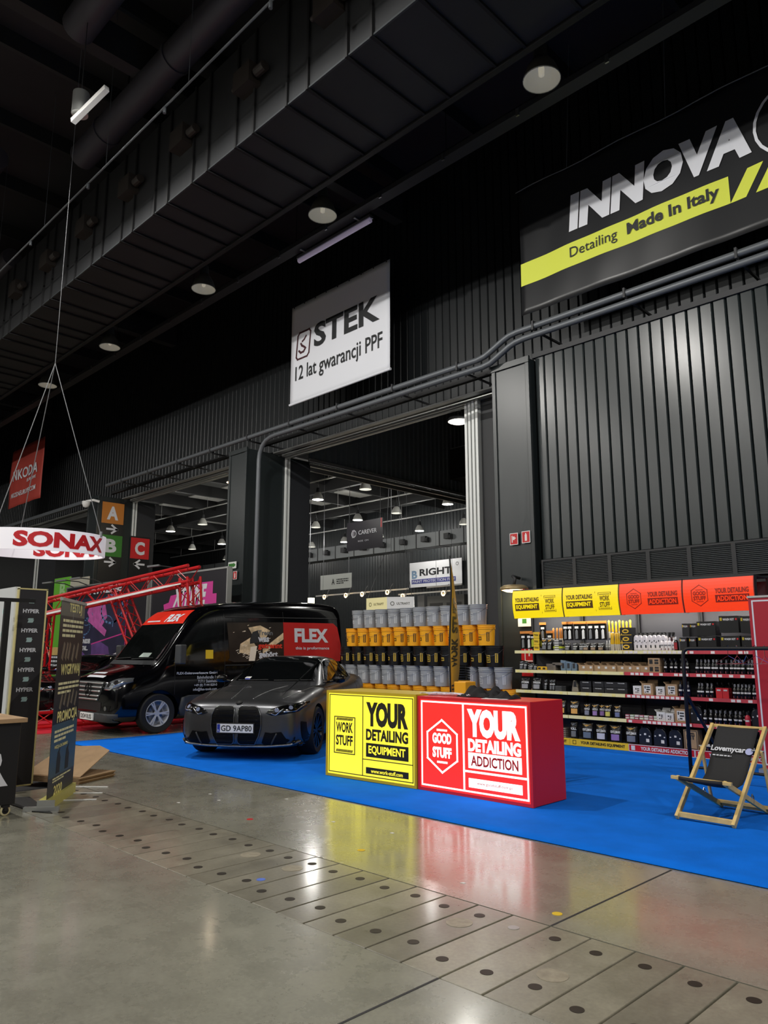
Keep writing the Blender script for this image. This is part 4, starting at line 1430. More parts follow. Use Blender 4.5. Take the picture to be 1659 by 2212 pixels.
def mk_bottle(cap, body=M_bot, label=M_lab, hgt=.2, r=.034, neck='spray', lz=(.36, .47)):
    def f():
        t = thing('bottle', '', 'bottle')
        G().lathe([(0, 0), (r * .9, 0), (r, .008), (r, hgt * .62), (r * .8, hgt * .72), (r * .36, hgt * .8), (r * .36, hgt * .84), (0, hgt * .84)], 14).build('body', body, t, smooth=True, auto=50)
        if neck == 'spray':
            q = G().cyl((0, 0, hgt * .82), (0, 0, hgt * .93), r * .42, n=10).box(-r * .3, -r * 1.5, hgt * .92, r * .3, r * .8, hgt * 1.05)
            q.add([(-.006, -r * 1.1, hgt * .92), (.006, -r * 1.1, hgt * .92), (.006, -r * .8, hgt * .78), (-.006, -r * .8, hgt * .78)], [(0, 1, 2, 3)])
        else:
            q = G().lathe([(r * .42, hgt * .8), (r * .45, hgt * .98), (r * .2, hgt), (0, hgt)], 10)
        q.build('cap', cap, t)
        cyl_patch(r + .001, R(-135), R(-45), hgt * lz[0], hgt * lz[1], 8).build('label', label, t, smooth=True)
        cyl_patch(r + .0012, R(-130), R(-100), hgt * .05, hgt * .2, 3).build('tint_label', mat('tint', (110, 60, 70), .5), t)
        return t
    return f


def mk_jug(m, label, cap=M_black, w=.15, hgt=.25):
    def f():
        t = thing('jug', '', 'canister')
        pts = [(-w * .5, 0), (w * .5, 0), (w * .5, hgt * .6), (w * .42, hgt * .82), (w * .22, hgt * .97), (-w * .18, hgt * .97), (-w * .42, hgt * .85), (-w * .5, hgt * .6)]
        fr = front(0, 0, 0)
        G().poly(pts, fr, -.1, .0).build('body', m, t, bevel=.012)
        q = G().tube([(-w * .12, -.0 + .05, hgt * .96), (-w * .1, .05, hgt * 1.03), (w * .15, .05, hgt * 1.03), (w * .3, .05, hgt * .9)], .011, 6)
        q.cyl((-w * .3, .05, hgt * .9), (-w * .3, .05, hgt * 1.02), .02, n=10)
        q.build('handle', cap, t)
        q = G().rect(fr, w * .08, hgt * .18, w * .32, hgt * .36, 0, .003).rect(fr, -w * .06, hgt * .56, w * .1, hgt * .66, 0, .003).rect(fr, -w * .4, hgt * .52, -w * .3, hgt * .58, 0, .003).rect(fr, w * .3, hgt * .48, w * .4, hgt * .54, 0, .003)
        q.build('label', label, t)
        return t
    return f


def mk_carton(w, hgt, d=.16, flap=True, lab=True, m=M_board):
    def f():
        t = thing('carton', '', 'box')
        G().box(-w / 2, 0, 0, w / 2, d, hgt).build('body', m, t)
        fr = front(-w / 2, -.001, 0)
        if flap: G().add([(-w / 2, d, hgt), (w / 2, d, hgt), (w / 2 * .9, d + .03, hgt + .05), (-w / 2 * .9, d + .03, hgt + .05)], [(0, 1, 2, 3)]).add([(-w / 2, 0, hgt), (-w / 2 - .03, .0, hgt + .03), (-w / 2 - .03, d, hgt + .03), (-w / 2, d, hgt)], [(0, 1, 2, 3)]).build('flap', m, t, solid=.004)
        if lab:
            a0, b0, a1, b1 = (w * .2, hgt * .15, w * .82, hgt * .85) if lab == 1 else (w * .55, hgt * .45, w * .85, hgt * .8)
            p = G().rect(fr, a0, b0, a1, b1, 0, .002).build('label', M_lab, t)
            if lab == 1:
                G().rect(fr, a0 + .012, b0 + (b1 - b0) * .6, a0 + .03, b1 - .012, .002, .003).rect(fr, a0 + .012, b0 + .012, a0 + .03, b0 + .025, .002, .003).fake(fr, a0 + .04, b0 + .01, a1 - .01, b1 - .01, 3, .004).build('print', M_ink, p)
        return t
    return f


def mk_pouch(word, patch, w=.17, hgt=.24, top=M_gold):
    def f():
        t = thing('pouch', '', 'pouch')
        q = G()
        nx, nz = 8, 8
        for j in range(nz + 1):
            for i in range(nx + 1):
                u, v = i / nx * 2 - 1, j / nz
                bulge = .05 * (1 - u * u) * (1 - v ** 2.2)
                q.v.append(Vector((u * w / 2 * (1 - .06 * v), -bulge, v * hgt)))
        for j in range(nz):
            for i in range(nx):
                a = j * (nx + 1) + i
                q.f.append((a, a + 1, a + nx + 2, a + nx + 1))
        q.build('bag', M_pouch, t, smooth=True, solid=.012)

        class FP(F):
            def __init__(s): s.o, s.u, s.v, s.n = Vector((0, 0, 0)), X, Z, -Y

            def __call__(s, a, b, c=0):
                u, v = a / (w / 2), b / hgt
                return Vector((a, -.05 * max(0, 1 - u * u) * max(0, 1 - v ** 2.2) - .0065 - c, b))
        fp = FP()
        q = G()
        for i in range(6):
            a0, a1 = -w * .3 + w * .6 * i / 6, -w * .3 + w * .6 * (i + 1) / 6
            q.add([fp(a0, hgt * .12, .002), fp(a1, hgt * .12, .002), fp(a1, hgt * .44, .002), fp(a0, hgt * .44, .002)], [(0, 1, 2, 3)])
        q.build('picture', patch, t)
        G().text(fp, word, -w * .36, hgt * .5, w * .36, hgt * .64, .003, .03).build('word', M_lab, t)
        q = G().tube([fp(-w * .3, hgt * .86, .008), fp(0, hgt * .76, .012), fp(w * .3, hgt * .88, .008)], .006, 5).rect(front(0, -.02, 0), -w * .1, hgt * .78, w * .1, hgt * .86, 0, .01)
        q.build('band', top, t)
        return t
    return f


def mk_box(w, hgt, d, m, word, wm=M_lab, badge=None, name='carton'):
    def f():
        t = thing(name, '', 'box')
        G().box(-w / 2, 0, 0, w / 2, d, hgt).build('body', m, t)
        fr = front(-w / 2, -.001, 0)
        G().text(fr, word, w * .2, hgt * .72, w * .8, hgt * .86, .003, .03).build('word', wm, t)
        if badge:
            G().rect(fr, w * .05, hgt * .72, w * .16, hgt * .9, 0, .003).build('badge', badge, t)
            G().disc(fr, w * .9, hgt * .8, w * .05, 0, .003, 10).build('red_dot', M_red, t)
        return t
    return f


def mk_hangbag(hgt, w, patch, top):
    def f():
        t = thing('hanging_pack', '', 'pack')
        fr = front(0, 0, 0)
        G().poly([(-w / 2, 0), (w / 2, 0), (w / 2, hgt * .9), (w * .1, hgt), (-w * .1, hgt), (-w / 2, hgt * .9)], fr, -.03, 0).build('bag', M_pouch, t, bevel=.006)
        G().rect(fr, -w / 2 - .004, hgt * .86, w / 2 + .004, hgt * 1.0, -.02, .006).build('header_card', top, t)
        q = G().rect(fr, -w * .3, hgt * .62, w * .3, hgt * .74, 0, .004)
        q.build('label', M_lab, t)
        G().poly([(-w * .22, hgt * .05), (w * .2, hgt * .08), (w * .16, hgt * .5), (0, hgt * .58), (-w * .2, hgt * .48)], fr, 0, .006).build('item', patch, t)
        return t
    return f


def mk_brush(m):
    def f():
        t = thing('detailing_brush', '', 'brush')
        G().lathe([(0, 0), (.016, 0), (.02, .09), (.016, .1)], 10).build('bristle', mat('bristle', (190, 180, 160), .8), t)
        G().lathe([(.017, .1), (.02, .12), (.013, .2), (.018, .26), (0, .28)], 10).build('handle', m, t, smooth=True)
        return t
    return f


def row_of(kind, make, r, x0, x1, n, phrase, y=FY + .07, jit=.0, where=None, rz=0):
    rnd = random.Random(len(PROTO) * 3 + r)
    for i in range(n):
        x = x0 + (x1 - x0) * (i + .5) / n + rnd.uniform(-jit, jit)
        put(kind, make, x, zrow[r] if r < 5 else r, y + rnd.uniform(0, .03), '%s %s' % (ORD[i], phrase), phrase, rz + rnd.uniform(-.15, .15) * (jit > 0))


# ---- top shelf, first unit: gloves, mitts, tools
hp = [(-7.58, .30, .1), (-7.46, .31, .11), (-7.05, .29, .08), (-6.66, .22, .12), (-6.53, .22, .12), (-6.41, .26, .11), (-6.28, .24, .1), (-6.17, .27, .11), (-6.74, .25, .1), (-6.06, .24, .1), (-7.18, .29, .1)]
for i, (x, hh, w) in enumerate(hp):
    k = 'hangA' if i % 2 else 'hangB'
    put(k, mk_hangbag(.3, .11, M_lab if i % 2 else M_grey, M_orange), x, zrow[0] + (.03 if i < 3 else .17), FY + .14,
        '%s black foil pack with an orange header card on the top shelf' % ORD[i], 'packs with orange header cards')
for i, x in enumerate((-7.36, -7.29, -7.24)):
    put('hangG', mk_hangbag(.26, .1, mat('lime', (176, 186, 40), .6), M_orange), x, zrow[0] + .05, FY + .1 + .03 * i, '%s lime green wash mitt pack on the top shelf' % ORD[i], 'lime mitt packs')
for i, x in enumerate((-6.98, -6.91, -6.85, -6.81)):
    put('brushO', mk_brush(M_orange), x, zrow[0] + .1, FY + .16, '%s tall orange and black brush on the top shelf' % ORD[i], 'orange brushes')
t = thing('stacked_tags', 'yellow strip of tool tags hanging at the top shelf front', 'tags', (-7.24, FY + .03, zrow[0]))
for i in range(3):
    p = G().box(-.055, 0, i * .105, .055, .01, i * .105 + .1).build('tag', M_yellow, t)
    G().text(front(-.055, -.001, i * .105), 'TOOLS', .015, .035, .095, .065, .003, .03).build('word', M_print, p)
for i, x in enumerate((-7.09, -7.02)):
    put('mittG', mk_pouch('MITT', M_grey, .12, .2), x, zrow[0], FY + .06 + .04 * i, '%s grey mitt pack leaning at the top shelf front' % ORD[i], 'grey mitt packs')
for i in range(5):
    t = thing('folded_cloth', '%s folded towel of the low pile on the top shelf' % ORD[i], 'towel', (-6.88, FY + .08, zrow[0] + .036 * i), 0, 'low towel pile')
    G().box(-.07, 0, 0, .07, .14, .034).build('cloth', [M_grey, mat('lime', (0, 0, 0)), M_dark, M_grey, M_dark][i], t, bevel=.008)
    G().rect(front(-.07, -.001, 0), .03, .008, .11, .026, 0, .002).build('label', M_lab, t)
row_of('pouchS', mk_pouch('WASH', M_grey, .11, .12, M_grey), 0, -6.72, -6.35, 3, 'small grey pouch in front on the top shelf, from the column')
row_of('pouchB', mk_pouch('MITT', mat('bag_brown', (130, 110, 90), .4), .13, .12, M_grey), 0, -6.4, -6.0, 3, 'clear brown bag in front on the top shelf, from the column')
row_of('bottleW', mk_bottle(M_white, mat('clear_grey', (150, 150, 148), .2), M_lab, .16, .022, 'cap'), 0, -6.05, -5.78, 5, 'small white-capped bottle in the row of five on the top shelf', FY + .16)
row_of('brushY', mk_brush(mat('brush_yellow', (226, 180, 30), .4)), 0, -5.9, -5.68, 6, 'yellow brush in the lower pack row of the top shelf', FY + .05)
for i in range(7):
    put('brushY', None, -5.98 + i * .06, zrow[0] + .2 - .01 * (i % 3), FY + .2, '%s yellow brush hanging in the upper row of the top shelf' % ORD[i], 'hanging yellow brushes')
for i in range(3):
    t = thing('carton', '%s carton of the stack with yellow oval pictures on the top shelf' % ('lowest', 'middle', 'topmost')[i], 'box', (-5.63, FY + .05, zrow[0] + i * .118), 0)
    G().box(-.095, 0, 0, .095, .15, .115).build('body', M_black, t)
    fr = front(-.095, -.001, 0)
    G().poly([(.095 + .055 * math.cos(k * .524), .06 + .032 * math.sin(k * .524)) for k in range(12)], fr, 0, .003).rect(fr, 0, .0, .19, .008, 0, .003).build('oval_picture', mat('oval_yellow', (236, 190, 50), .5), t)
    G().poly([(.095 + .035 * math.cos(k * .524), .06 + .014 * math.sin(k * .524)) for k in range(12)], fr, .003, .005).build('sponge', M_black, t)
row_of('jugW', mk_jug(M_wbot, M_ink, M_black, .085, .24), 0, -5.52, -5.02, 7, 'tall white canister in the front row of the top shelf', FY + .06)
row_of('botB2', mk_bottle(M_black, mat('bottle_wine', (50, 26, 28), .25), M_lab, .26, .036), 0, -5.55, -4.95, 10, 'dark spray bottle in the back row behind the white canisters', FY + .26)
row_of('botW3', mk_bottle(M_wbot, M_wbot, mat('label_grey', (120, 120, 124), .5), .19, .03, 'cap'), 0, -5.1, -4.86, 4, 'small white bottle at the end of the canister row')
put('botR', mk_bottle(M_white, M_bot, mat('label_red', (150, 30, 36), .5), .2, .034, 'cap', (.1, .6)), -4.85, zrow[0], FY + .06, 'black bottle with a red label and white cap on the top shelf')
for i, (x, z) in enumerate(((-4.74, 0), (-4.70, .2), (-4.62, 0), (-4.6, .2))):
    put('polish', mk_box(.1, .19, .12, M_black, 'POLISH', M_lab, M_yellow), x, zrow[0] + z, FY + .05 + .02 * i, '%s narrow black carton beside the wash kit boxes' % ('lower first', 'upper first', 'lower second', 'upper second')[i], 'narrow black cartons')
for i, (x, z, w) in enumerate(((-4.4, 0, 1), (-4.4, .21, 1), (-4.08, 0, 1), (-4.08, .25, 1), (-3.82, 0, .8), (-3.82, .24, .8))):
    put('washkit', mk_box(.26, .2, .2, mat('kit_black', (30, 31, 31), .3), 'WASH KIT', M_lab, mat('badge_yellow', (190, 170, 40), .5)), x, zrow[0] + z, FY + .06,
        'black wash kit box, %s in the %s pile on the top shelf' % ('lower' if i % 2 == 0 else 'upper', ('first', 'second', 'third')[i // 2]), 'wash kit boxes', 0, (w, 1, 1.02 + .14 * (i in (3, 5))))
# ---- second shelf
for i, x in enumerate((-7.55, -7.5, -7.42, -7.36, -7.3)):
    put('pouchS', None, x, zrow[1], FY + .05 + .03 * (i % 3), '%s small dark pouch at the column end of the second shelf' % ORD[i], 'small pouches on the second shelf', 0, (.9, 1, 1.3 - .12 * i))
for i, x in enumerate((-7.2, -7.11)):
    t = thing('sponge', '%s yellow sponge on the second shelf' % ORD[i], 'sponge', (x, FY + .04, zrow[1]), 0, 'yellow sponges')
    G().box(-.05, 0, 0, .05, .07, .06).build('foam', mat('sponge_yellow', (226, 176, 40), .9), t, bevel=.01)
    G().rect(front(-.05, -.001, 0), .02, .015, .07, .045, 0, .002).build('label', M_print, t)
for i in range(7):
    t = thing('folded_cloth', '%s folded grey cloth of the second shelf pile, from the bottom' % ORD[i], 'towel', (-6.98 + .12 * (i > 4), FY + .05, zrow[1] + .021 * (i if i < 5 else i - 1)), 0, 'cloth pile on the second shelf')
    G().box(-.1, 0, 0, .08, .14, .02).build('cloth', mat('cloth_taupe', (126, 116, 104), .8), t, bevel=.005)
    G().box(-.1, -.002, .004, .04, 0, .008).build('wrap', M_dark, t)
for i, x in enumerate((-6.76, -6.66, -6.56)):
    t = thing('spray_pack', '%s clear blue-grey bottle pack on the second shelf' % ORD[i], 'pack', (x, FY + .06, zrow[1]), 0, 'clear packs')
    G().poly([(-.045, 0), (.045, 0), (.05, .16 - .02 * i), (-.05, .17 - .02 * i)], front(0, 0, 0), -.09, 0).build('pack', mat('clear_blue', (110, 130, 146), .25), t, bevel=.006)
    G().rect(front(0, -.001, 0), -.025, .04, .02, .12, 0, .002).build('label', M_dark, t)
row_of('trayA', mk_carton(.13, .095, .2, True, 2), 1, -6.48, -5.3, 9, 'open brown carton tray with a small white label on the second shelf', FY + .05)
for i in range(2):
    t = thing('carton', '%s brown carton with black stamps at the end of the tray row' % ('lower', 'upper')[i], 'box', (-5.2, FY + .04, zrow[1] + i * .108), 0)
    G().box(-.09, 0, 0, .09, .16, .105).build('body', M_board, t)
    fr = front(-.09, -.001, 0)
    G().rim(fr, .02, .02, .07, .085, .012, 0, .002).rect(fr, .03, .035, .06, .07, 0, .002).rect(fr, .1, .02, .16, .05, 0, .002).rect(fr, .1, .06, .16, .085, 0, .002).build('stamp', M_ink, t)
mkb = mk_bottle(M_black, M_bot, M_lab, .2, .03)
mkt = mk_bottle(mat('cap_grey', (120, 120, 122), .4), M_bot, M_lab, .2, .032, 'cap')
row_of('spray', mkb, 1, -5.06, -4.68, 5, 'black spray bottle on the second shelf of the third unit', FY + .06, .01)
row_of('capb', mkt, 1, -4.6, -3.72, 15, 'black grey-capped bottle on the second shelf of the end unit', FY + .06, .01)
row_of('spray', None, 1, -4.62, -3.7, 13, 'black spray bottle in the back row of the second shelf, end unit', FY + .2, .01)
# ---- third shelf
for i, (x, wd) in enumerate(((-7.51, 'STORM'), (-7.28, 'TYPHOON'))):
    put('flatbag%d' % i, mk_pouch(wd, mat('towel_silver', (150, 150, 152), .7, bump=.8, bscale=60), .2, .22, M_black), x, zrow[2], FY + .08, 'flat black towel pack reading %s on the third shelf' % wd)
for i, x in enumerate((-7.1, -7.0, -6.95)):
    put('pouchS', None, x, zrow[2], FY + .08, '%s narrow dark pack beside the big towel packs' % ORD[i], 'narrow packs', 0, (.6, 1, 1.6))
for i in range(4):
    t = thing('pad_stack', '%s flat black pad pack of the low pile on the third shelf' % ORD[i], 'pack', (-6.84, FY + .05, zrow[2] + i * .022), 0, 'flat pad packs')
    G().box(-.09, 0, 0, .12, .16, .02).build('pack', M_black, t, bevel=.004)
    G().box(-.08, -.002, .006, .04, 0, .012).build('edge_print', M_grey, t)
t = thing('pouch', 'silver and black standing pouch on the third shelf', 'pouch', (-6.57, FY + .08, zrow[2]))
G().poly([(-.07, 0), (.06, 0), (.04, .1), (.0, .18), (-.03, .18)], front(0, 0, 0), -.06, 0).build('bag', mat('foil_silver', (190, 180, 160), .25, .6), t, bevel=.01)
G().poly([(-.03, .08), (.035, .08), (.02, .17), (-.02, .17)], front(0, -.001, 0), 0, .004).build('label', M_black, t)
kk = [(-6.36, 0), (-6.36, .09), (-6.14, 0), (-6.14, .09), (-5.94, 0), (-5.94, .09), (-5.75, 0), (-5.75, .09)]
for i, (x, z) in enumerate(kk):
    put('valuebox', mk_box(.19, .085, .14, M_black, 'THE BOXER', M_lab), x, zrow[2] + z, FY + .05, 'low black carton, %s in the %s pair on the third shelf' % ('lower' if i % 2 == 0 else 'upper', ORD[i // 2]), 'low black cartons')
for i, (x, w, hh) in enumerate(((-5.49, .13, .13), (-5.33, .17, .17), (-5.13, .17, .17), (-4.96, .12, .13))):
    put('crt%d' % (i % 2), mk_carton(w, hh, .18, i % 2 == 1, 1, M_board if i % 2 else M_lab), x, zrow[2], FY + .04, '%s carton with a white address label on the third shelf' % ORD[i], 'cartons with address labels')
row_of('tallb', mk_bottle(M_black, mat('bottle_blue', (14, 16, 34), .2), M_lab, .22, .032, 'cap'), 2, -4.86, -4.68, 3, 'dark blue bottle beside the address cartons', FY + .05)
row_of('capb', None, 2, -4.6, -4.36, 4, 'black grey-capped bottle before the red cartons on the third shelf', FY + .06, .01)
for i in range(2):
    put('redbox', mk_box(.085, .14, .12, mat('carton_red', (206, 40, 48), .4), '-----', M_lab), -4.28 + i * .09, zrow[2], FY + .04, '%s red carton among the bottles of the third shelf' % ORD[i], 'red cartons')
row_of('capb', None, 2, -4.1, -3.7, 8, 'black grey-capped bottle beyond the red cartons on the third shelf', FY + .06, .01)
row_of('spray', None, 2, -4.62, -3.7, 12, 'black spray bottle in the back row of the third shelf, end unit', FY + .2, .01)
# ---- fourth shelf
put('pBeast', mk_pouch('BEAST', mat('towel_orange', (214, 160, 84), .7), .19, .24), -6.59, zrow[3], FY + .09, 'black towel pouch reading BEAST with an orange window')
put('pBeast', None, -6.83, zrow[3], FY + .09, 'black pouch half hidden by the red counter edge on the fourth shelf')
cols = [(126, 130, 146), (150, 120, 176), (128, 96, 150), (206, 198, 96), (100, 110, 150)]
for i, x in enumerate((-6.36, -6.22, -6.12, -6.0, -5.84)):
    put('pg%d' % i, mk_pouch('GENTLE', mat('towel_%d' % i, cols[i], .7), .13, .2), x, zrow[3], FY + .08 + .04 * (i == 2), 'small black towel pouch with a %s window on the fourth shelf' % ('grey', 'lilac', 'deep purple', 'yellow', 'blue-grey')[i])
for i in range(14):
    m = [(180, 110, 130), (190, 196, 180), (150, 70, 90), (160, 180, 150), (200, 190, 190)][i % 5]
    put('soap%d' % (i % 5), (lambda m=m, i=i: (lambda t: (G().box(-.035, 0, 0, .035, .05, .034).build('bar', mat('soap_%d' % (i % 5), m, .5), t, bevel=.008), G().rect(front(-.035, -.001, 0), .01, .01, .06, .024, 0, .002).build('label', M_lab, t), t)[2])(thing('small_pack', '', 'pack'))),
        -5.68 + (i % 7) * .075, zrow[3] + .035 * (i // 7), FY + .05, '%s small pale pack in the %s layer of the pile on the fourth shelf' % (ORD[i % 7], 'lower' if i < 7 else 'upper'), 'small pale packs')
for i, (x, w, hh) in enumerate(((-5.15, .13, .13), (-5.02, .12, .12), (-4.85, .18, .19))):
    put('c4%d' % i, mk_carton(w, hh, .18, True, 1, M_lab if i < 2 else M_board), x, zrow[3], FY + .05, ('first pale carton on the fourth shelf', 'second pale carton on the fourth shelf', 'taller brown open carton on the fourth shelf')[i])
put('jugB', mk_jug(mat('jug_black', (22, 24, 28), .35), M_lab, M_black, .17, .25), -4.63, zrow[3], FY + .06, 'black canister beside the open carton on the fourth shelf')
row_of('capb', None, 3, -4.52, -3.98, 8, 'black grey-capped bottle on the fourth shelf of the end unit', FY + .06, .015)
row_of('spray', None, 3, -4.5, -3.9, 8, 'black spray bottle in the back row of the fourth shelf', FY + .18, .01)
put('botR2', mk_bottle(M_black, mat('bottle_red', (190, 40, 60), .3), M_lab, .2, .036, 'cap'), -3.93, zrow[3], FY + .06, 'red bottle beside the last canister of the fourth shelf')
put('jugB', None, -3.8, zrow[3], FY + .06, 'black canister at the end of the fourth shelf by the red roll-up')
# ---- bottom shelf
for i in range(5):
    t = thing('folded_cloth', '%s folded cloth of the bottom shelf pile behind the red counter, from the bottom' % ORD[i], 'towel', (-6.88, FY + .08, zrow[4] + .03 * i), 0, 'bottom cloth pile')
    G().box(-.1, 0, 0, .1, .14, .026).build('cloth', mat('cloth_taupe', (0, 0, 0)), t, bevel=.006)
    G().box(-.1, -.002, .004, .08, 0, .01).build('wrap', M_black, t)
put('pRoll', mk_pouch('ROLL', M_grey, .14, .27, M_grey), -6.62, zrow[4], FY + .09, 'tall grey pouch reading ROLL on the bottom shelf')
cols = [(92, 106, 128), (190, 192, 210), (140, 110, 176), (104, 112, 130)]
for i, x in enumerate((-6.38, -6.14, -5.9, -5.64)):
    put('pG%d' % i, mk_pouch('GENTLEMAN', mat('towelb_%d' % i, cols[i], .7), .22, .27), x, zrow[4], FY + .09, 'large black pouch reading GENTLEMAN with a %s window' % ('slate blue', 'white', 'lilac', 'grey')[i])
for i, x in enumerate((-5.42, -5.19, -4.96)):
    put('jugC', mk_jug(mat('jug_navy', (20, 24, 34), .35), M_lab, M_black, .2, .26), x, zrow[4], FY + .06, '%s dark canister on the bottom shelf of the third unit' % ORD[i], 'large dark canisters')
t = thing('carton', 'tan carton stencilled KIT on the bottom shelf', 'box', (-4.72, FY + .03, zrow[4]))
G().box(-.1, 0, 0, .1, .16, .27).build('body', M_board, t)
fr = front(-.1, -.001, 0)
G().rim(fr, .01, .01, .19, .26, .008, 0, .002).text(fr, 'KIT', .04, .14, .16, .2, .003, .04).text(fr, 'WHEEL', .04, .21, .16, .235, .003, .03).rect(fr, .04, .03, .08, .08, 0, .002).build('stencil', M_ink, t)
row_of('spray', None, 4, -4.58, -3.72, 12, 'black spray bottle on the bottom shelf of the end unit', FY + .08, .015)
# ------------------------------------------------------------------ bucket wall
M_bgrey = mat('bucket_grey', (158, 161, 164), .4)
M_byel = mat('bucket_yellow', (250, 176, 32), .4)
M_bblk = mat('bucket_black', (20, 20, 21), .35)


class FCY(F):
    """label frame wrapped on a bucket"""
    def __init__(s, a0, r0, r1, h): s.a0, s.r0, s.r1, s.h = a0, r0, r1, h

    def __call__(s, a, b, c=0):
        r = s.r0 + (s.r1 - s.r0) * b / s.h + c
        t = s.a0 + a / s.r0
        return Vector((r * math.cos(t), r * math.sin(t), b))


def mk_bucket(m, inkm, word):
    t = thing('bucket', '', 'bucket')
    r0, r1, h = .14, .158, .372
    prof = [(0, .004), (r0 - .01, 0), (r0, .006), (r0 + (r1 - r0) * .78, h * .78), (r1 + .006, h * .79), (r1 + .006, h * .825), (r1 - .001, h * .83), (r1, h * .86), (r1 + .008, h * .87), (r1 + .008, h * .9),
            (r1 + .001, h * .905), (r1 + .001, h * .95), (r1 + .009, h * .96), (r1 + .009, h), (r1 - .006, h), (r0 - .006, .02), (0, .02)]
    G().lathe(prof, 28).build('body', m, t, smooth=True, auto=35)
    f = FCY(R(-118), r0 + .001, r1 + .001, h)
    q = G()
    if word:
        if word == 'RECT':
            pass
        for i in range(4): q.add([f(-.055 + i * .0275, .1, .001), f(-.0275 + i * .0275, .1, .001), f(-.0275 + i * .0275, .16, .001), f(-.055 + i * .0275, .16, .001)], [(0, 1, 2, 3)])
        lb = q.build('label', inkm, t)
        G().text(f, word, -.047, .112, .047, .147, .0025, .04).build('word', m, lb)
    else:
        for a, b, c, d in ((-.06, .08, -.05, .21), (.05, .08, .06, .21)): q.add([f(a, b, .001), f(c, b, .001), f(c, d, .001), f(a, d, .001)], [(0, 1, 2, 3)])
        for b, d in ((.08, .09), (.2, .21)):
            for i in range(4): q.add([f(-.06 + i * .03, b, .001), f(-.03 + i * .03, b, .001), f(-.03 + i * .03, d, .001), f(-.06 + i * .03, d, .001)], [(0, 1, 2, 3)])
        q.text(f, 'WORK', -.04, .15, .04, .185, .002, .02).text(f, 'STUFF', -.04, .105, .04, .14, .002, .02)
        q.build('label', inkm, t)
    f2 = FCY(R(-48), r0 + .001, r1 + .001, h)
    q = G()
    for i in range(2): q.add([f2(-.025 + i * .025, .08, .001), f2(i * .025, .08, .001), f2(i * .025, .24, .001), f2(-.025 + i * .025, .24, .001)], [(0, 1, 2, 3)])
    lb = q.build('side_label', inkm, t)
    q = G()
    for i in range(6): q.add([f2(-.012, .09 + i * .025, .002), f2(.012, .09 + i * .025, .002), f2(.012, .105 + i * .025, .002), f2(-.012, .105 + i * .025, .002)], [(0, 1, 2, 3)])
    q.build('print', m, lb)
    q = G().tube([(r1 + .01, 0, h * .85)] + [(math.cos(a) * (r1 + .012), math.sin(a) * (r1 + .012), h * .85 - .12 * math.sin(-a)) for a in [R(-10 * i) for i in range(1, 18)]] + [(-r1 - .01, 0, h * .85)], .0025, 5)
    q.build('wire_handle', M_steel, t)
    return t


RP = .3735
rows_b = [('grey', M_bgrey, mat('print_silver', (214, 216, 216), .5), 'WHEELS'), ('yellow', M_byel, mat('print_black', (46, 34, 8), .5), 'WASH'), ('black', M_bblk, mat('print_gold', (220, 184, 70), .5), 'RINSE'),
          ('grey', M_bgrey, MATS['print_silver'], 'WHEELS'), ('yellow', M_byel, MATS['print_black'], 'WASH'), ('black', M_bblk, MATS['print_gold'], 'RINSE')]
rn = ['top', 'second', 'third', 'fourth', 'fifth', 'lowest']
made = {}
rnd = random.Random(2)
for k, (cn, m, im, wd) in enumerate(rows_b):
    nb = 10 + k
    x0 = -11.72 - .176 * k
    z = 2.32 - RP * (k + 1)
    if k == 5: nb -= 1
    for i in range(nb):
        v = i % 2
        key = (cn, v)
        lab = '%s bucket, %s from the van in the %s row of the bucket pyramid' % (cn, ORD[i], rn[k])
        loc = (x0 + .352 * i + .0, 11.0 + rnd.uniform(-.008, .008), z)
        if key not in made:
            t = mk_bucket(m, im, wd if v == 0 else None)
            made[key] = t
            t.location = loc; t['label'] = lab; t['group'] = '%s buckets of the pyramid' % cn
        else:
            dup(made[key], loc, rnd.uniform(-.12, .12), lab, '%s buckets of the pyramid' % cn)
t = thing('pallet', 'low dark pallet under the bucket pyramid', 'pallet', (-12.9, 10.78, .012))
q = G()
for i in range(5): q.box(0, i * .1, .045, 5.1, i * .1 + .08, .066)
q.build('boards', M_dark, t)
q = G()
for i in range(6): q.box(i * 1.0, 0, 0, i * 1.0 + .1, .48, .045)
q.build('runner', M_dark, t)
# nested yellow buckets with black lids beside the flag
for i in range(5):
    dup(made[('yellow', 0)], (-8.46, 10.35, .014 + i * .15), .3 * i, 'yellow bucket of the nested stack by the flag, %s from the floor' % ORD[i], 'nested yellow buckets')
for i in range(6):
    t = thing('bucket_cover', '%s round black lid stacked on the yellow buckets by the flag' % ORD[i], 'lid', (-8.46, 10.35, .99 + i * .042), 0, 'black bucket lids')
    G().lathe([(0, .02), (.13, .02), (.14, .035), (.165, .035), (.168, 0), (.15, 0), (0, .0)], 24).build('disc', M_blackg, t, smooth=True, auto=40)
    G().lathe([(.168, .008), (.172, .008), (.172, .016), (.168, .016)], 24).build('rim', M_dark, t)

# ------------------------------------------------------------------ feather flag
t = thing('feather_flag', 'tall narrow yellow feather flag with black letters behind the counters', 'flag', (-6.7, 8.0, .012))
d = Vector((-.45, .89, 0)).normalized()
fr = F((0, 0, 0), d, Z)


class FW(F):
    def __init__(s): s.o, s.u, s.v, s.n = fr.o, fr.u, fr.v, fr.n

    def __call__(s, a, b, c=0): return s.o + s.u * a + s.v * b + s.n * (c + .02 * math.sin(b * 3.4 + a * 6))


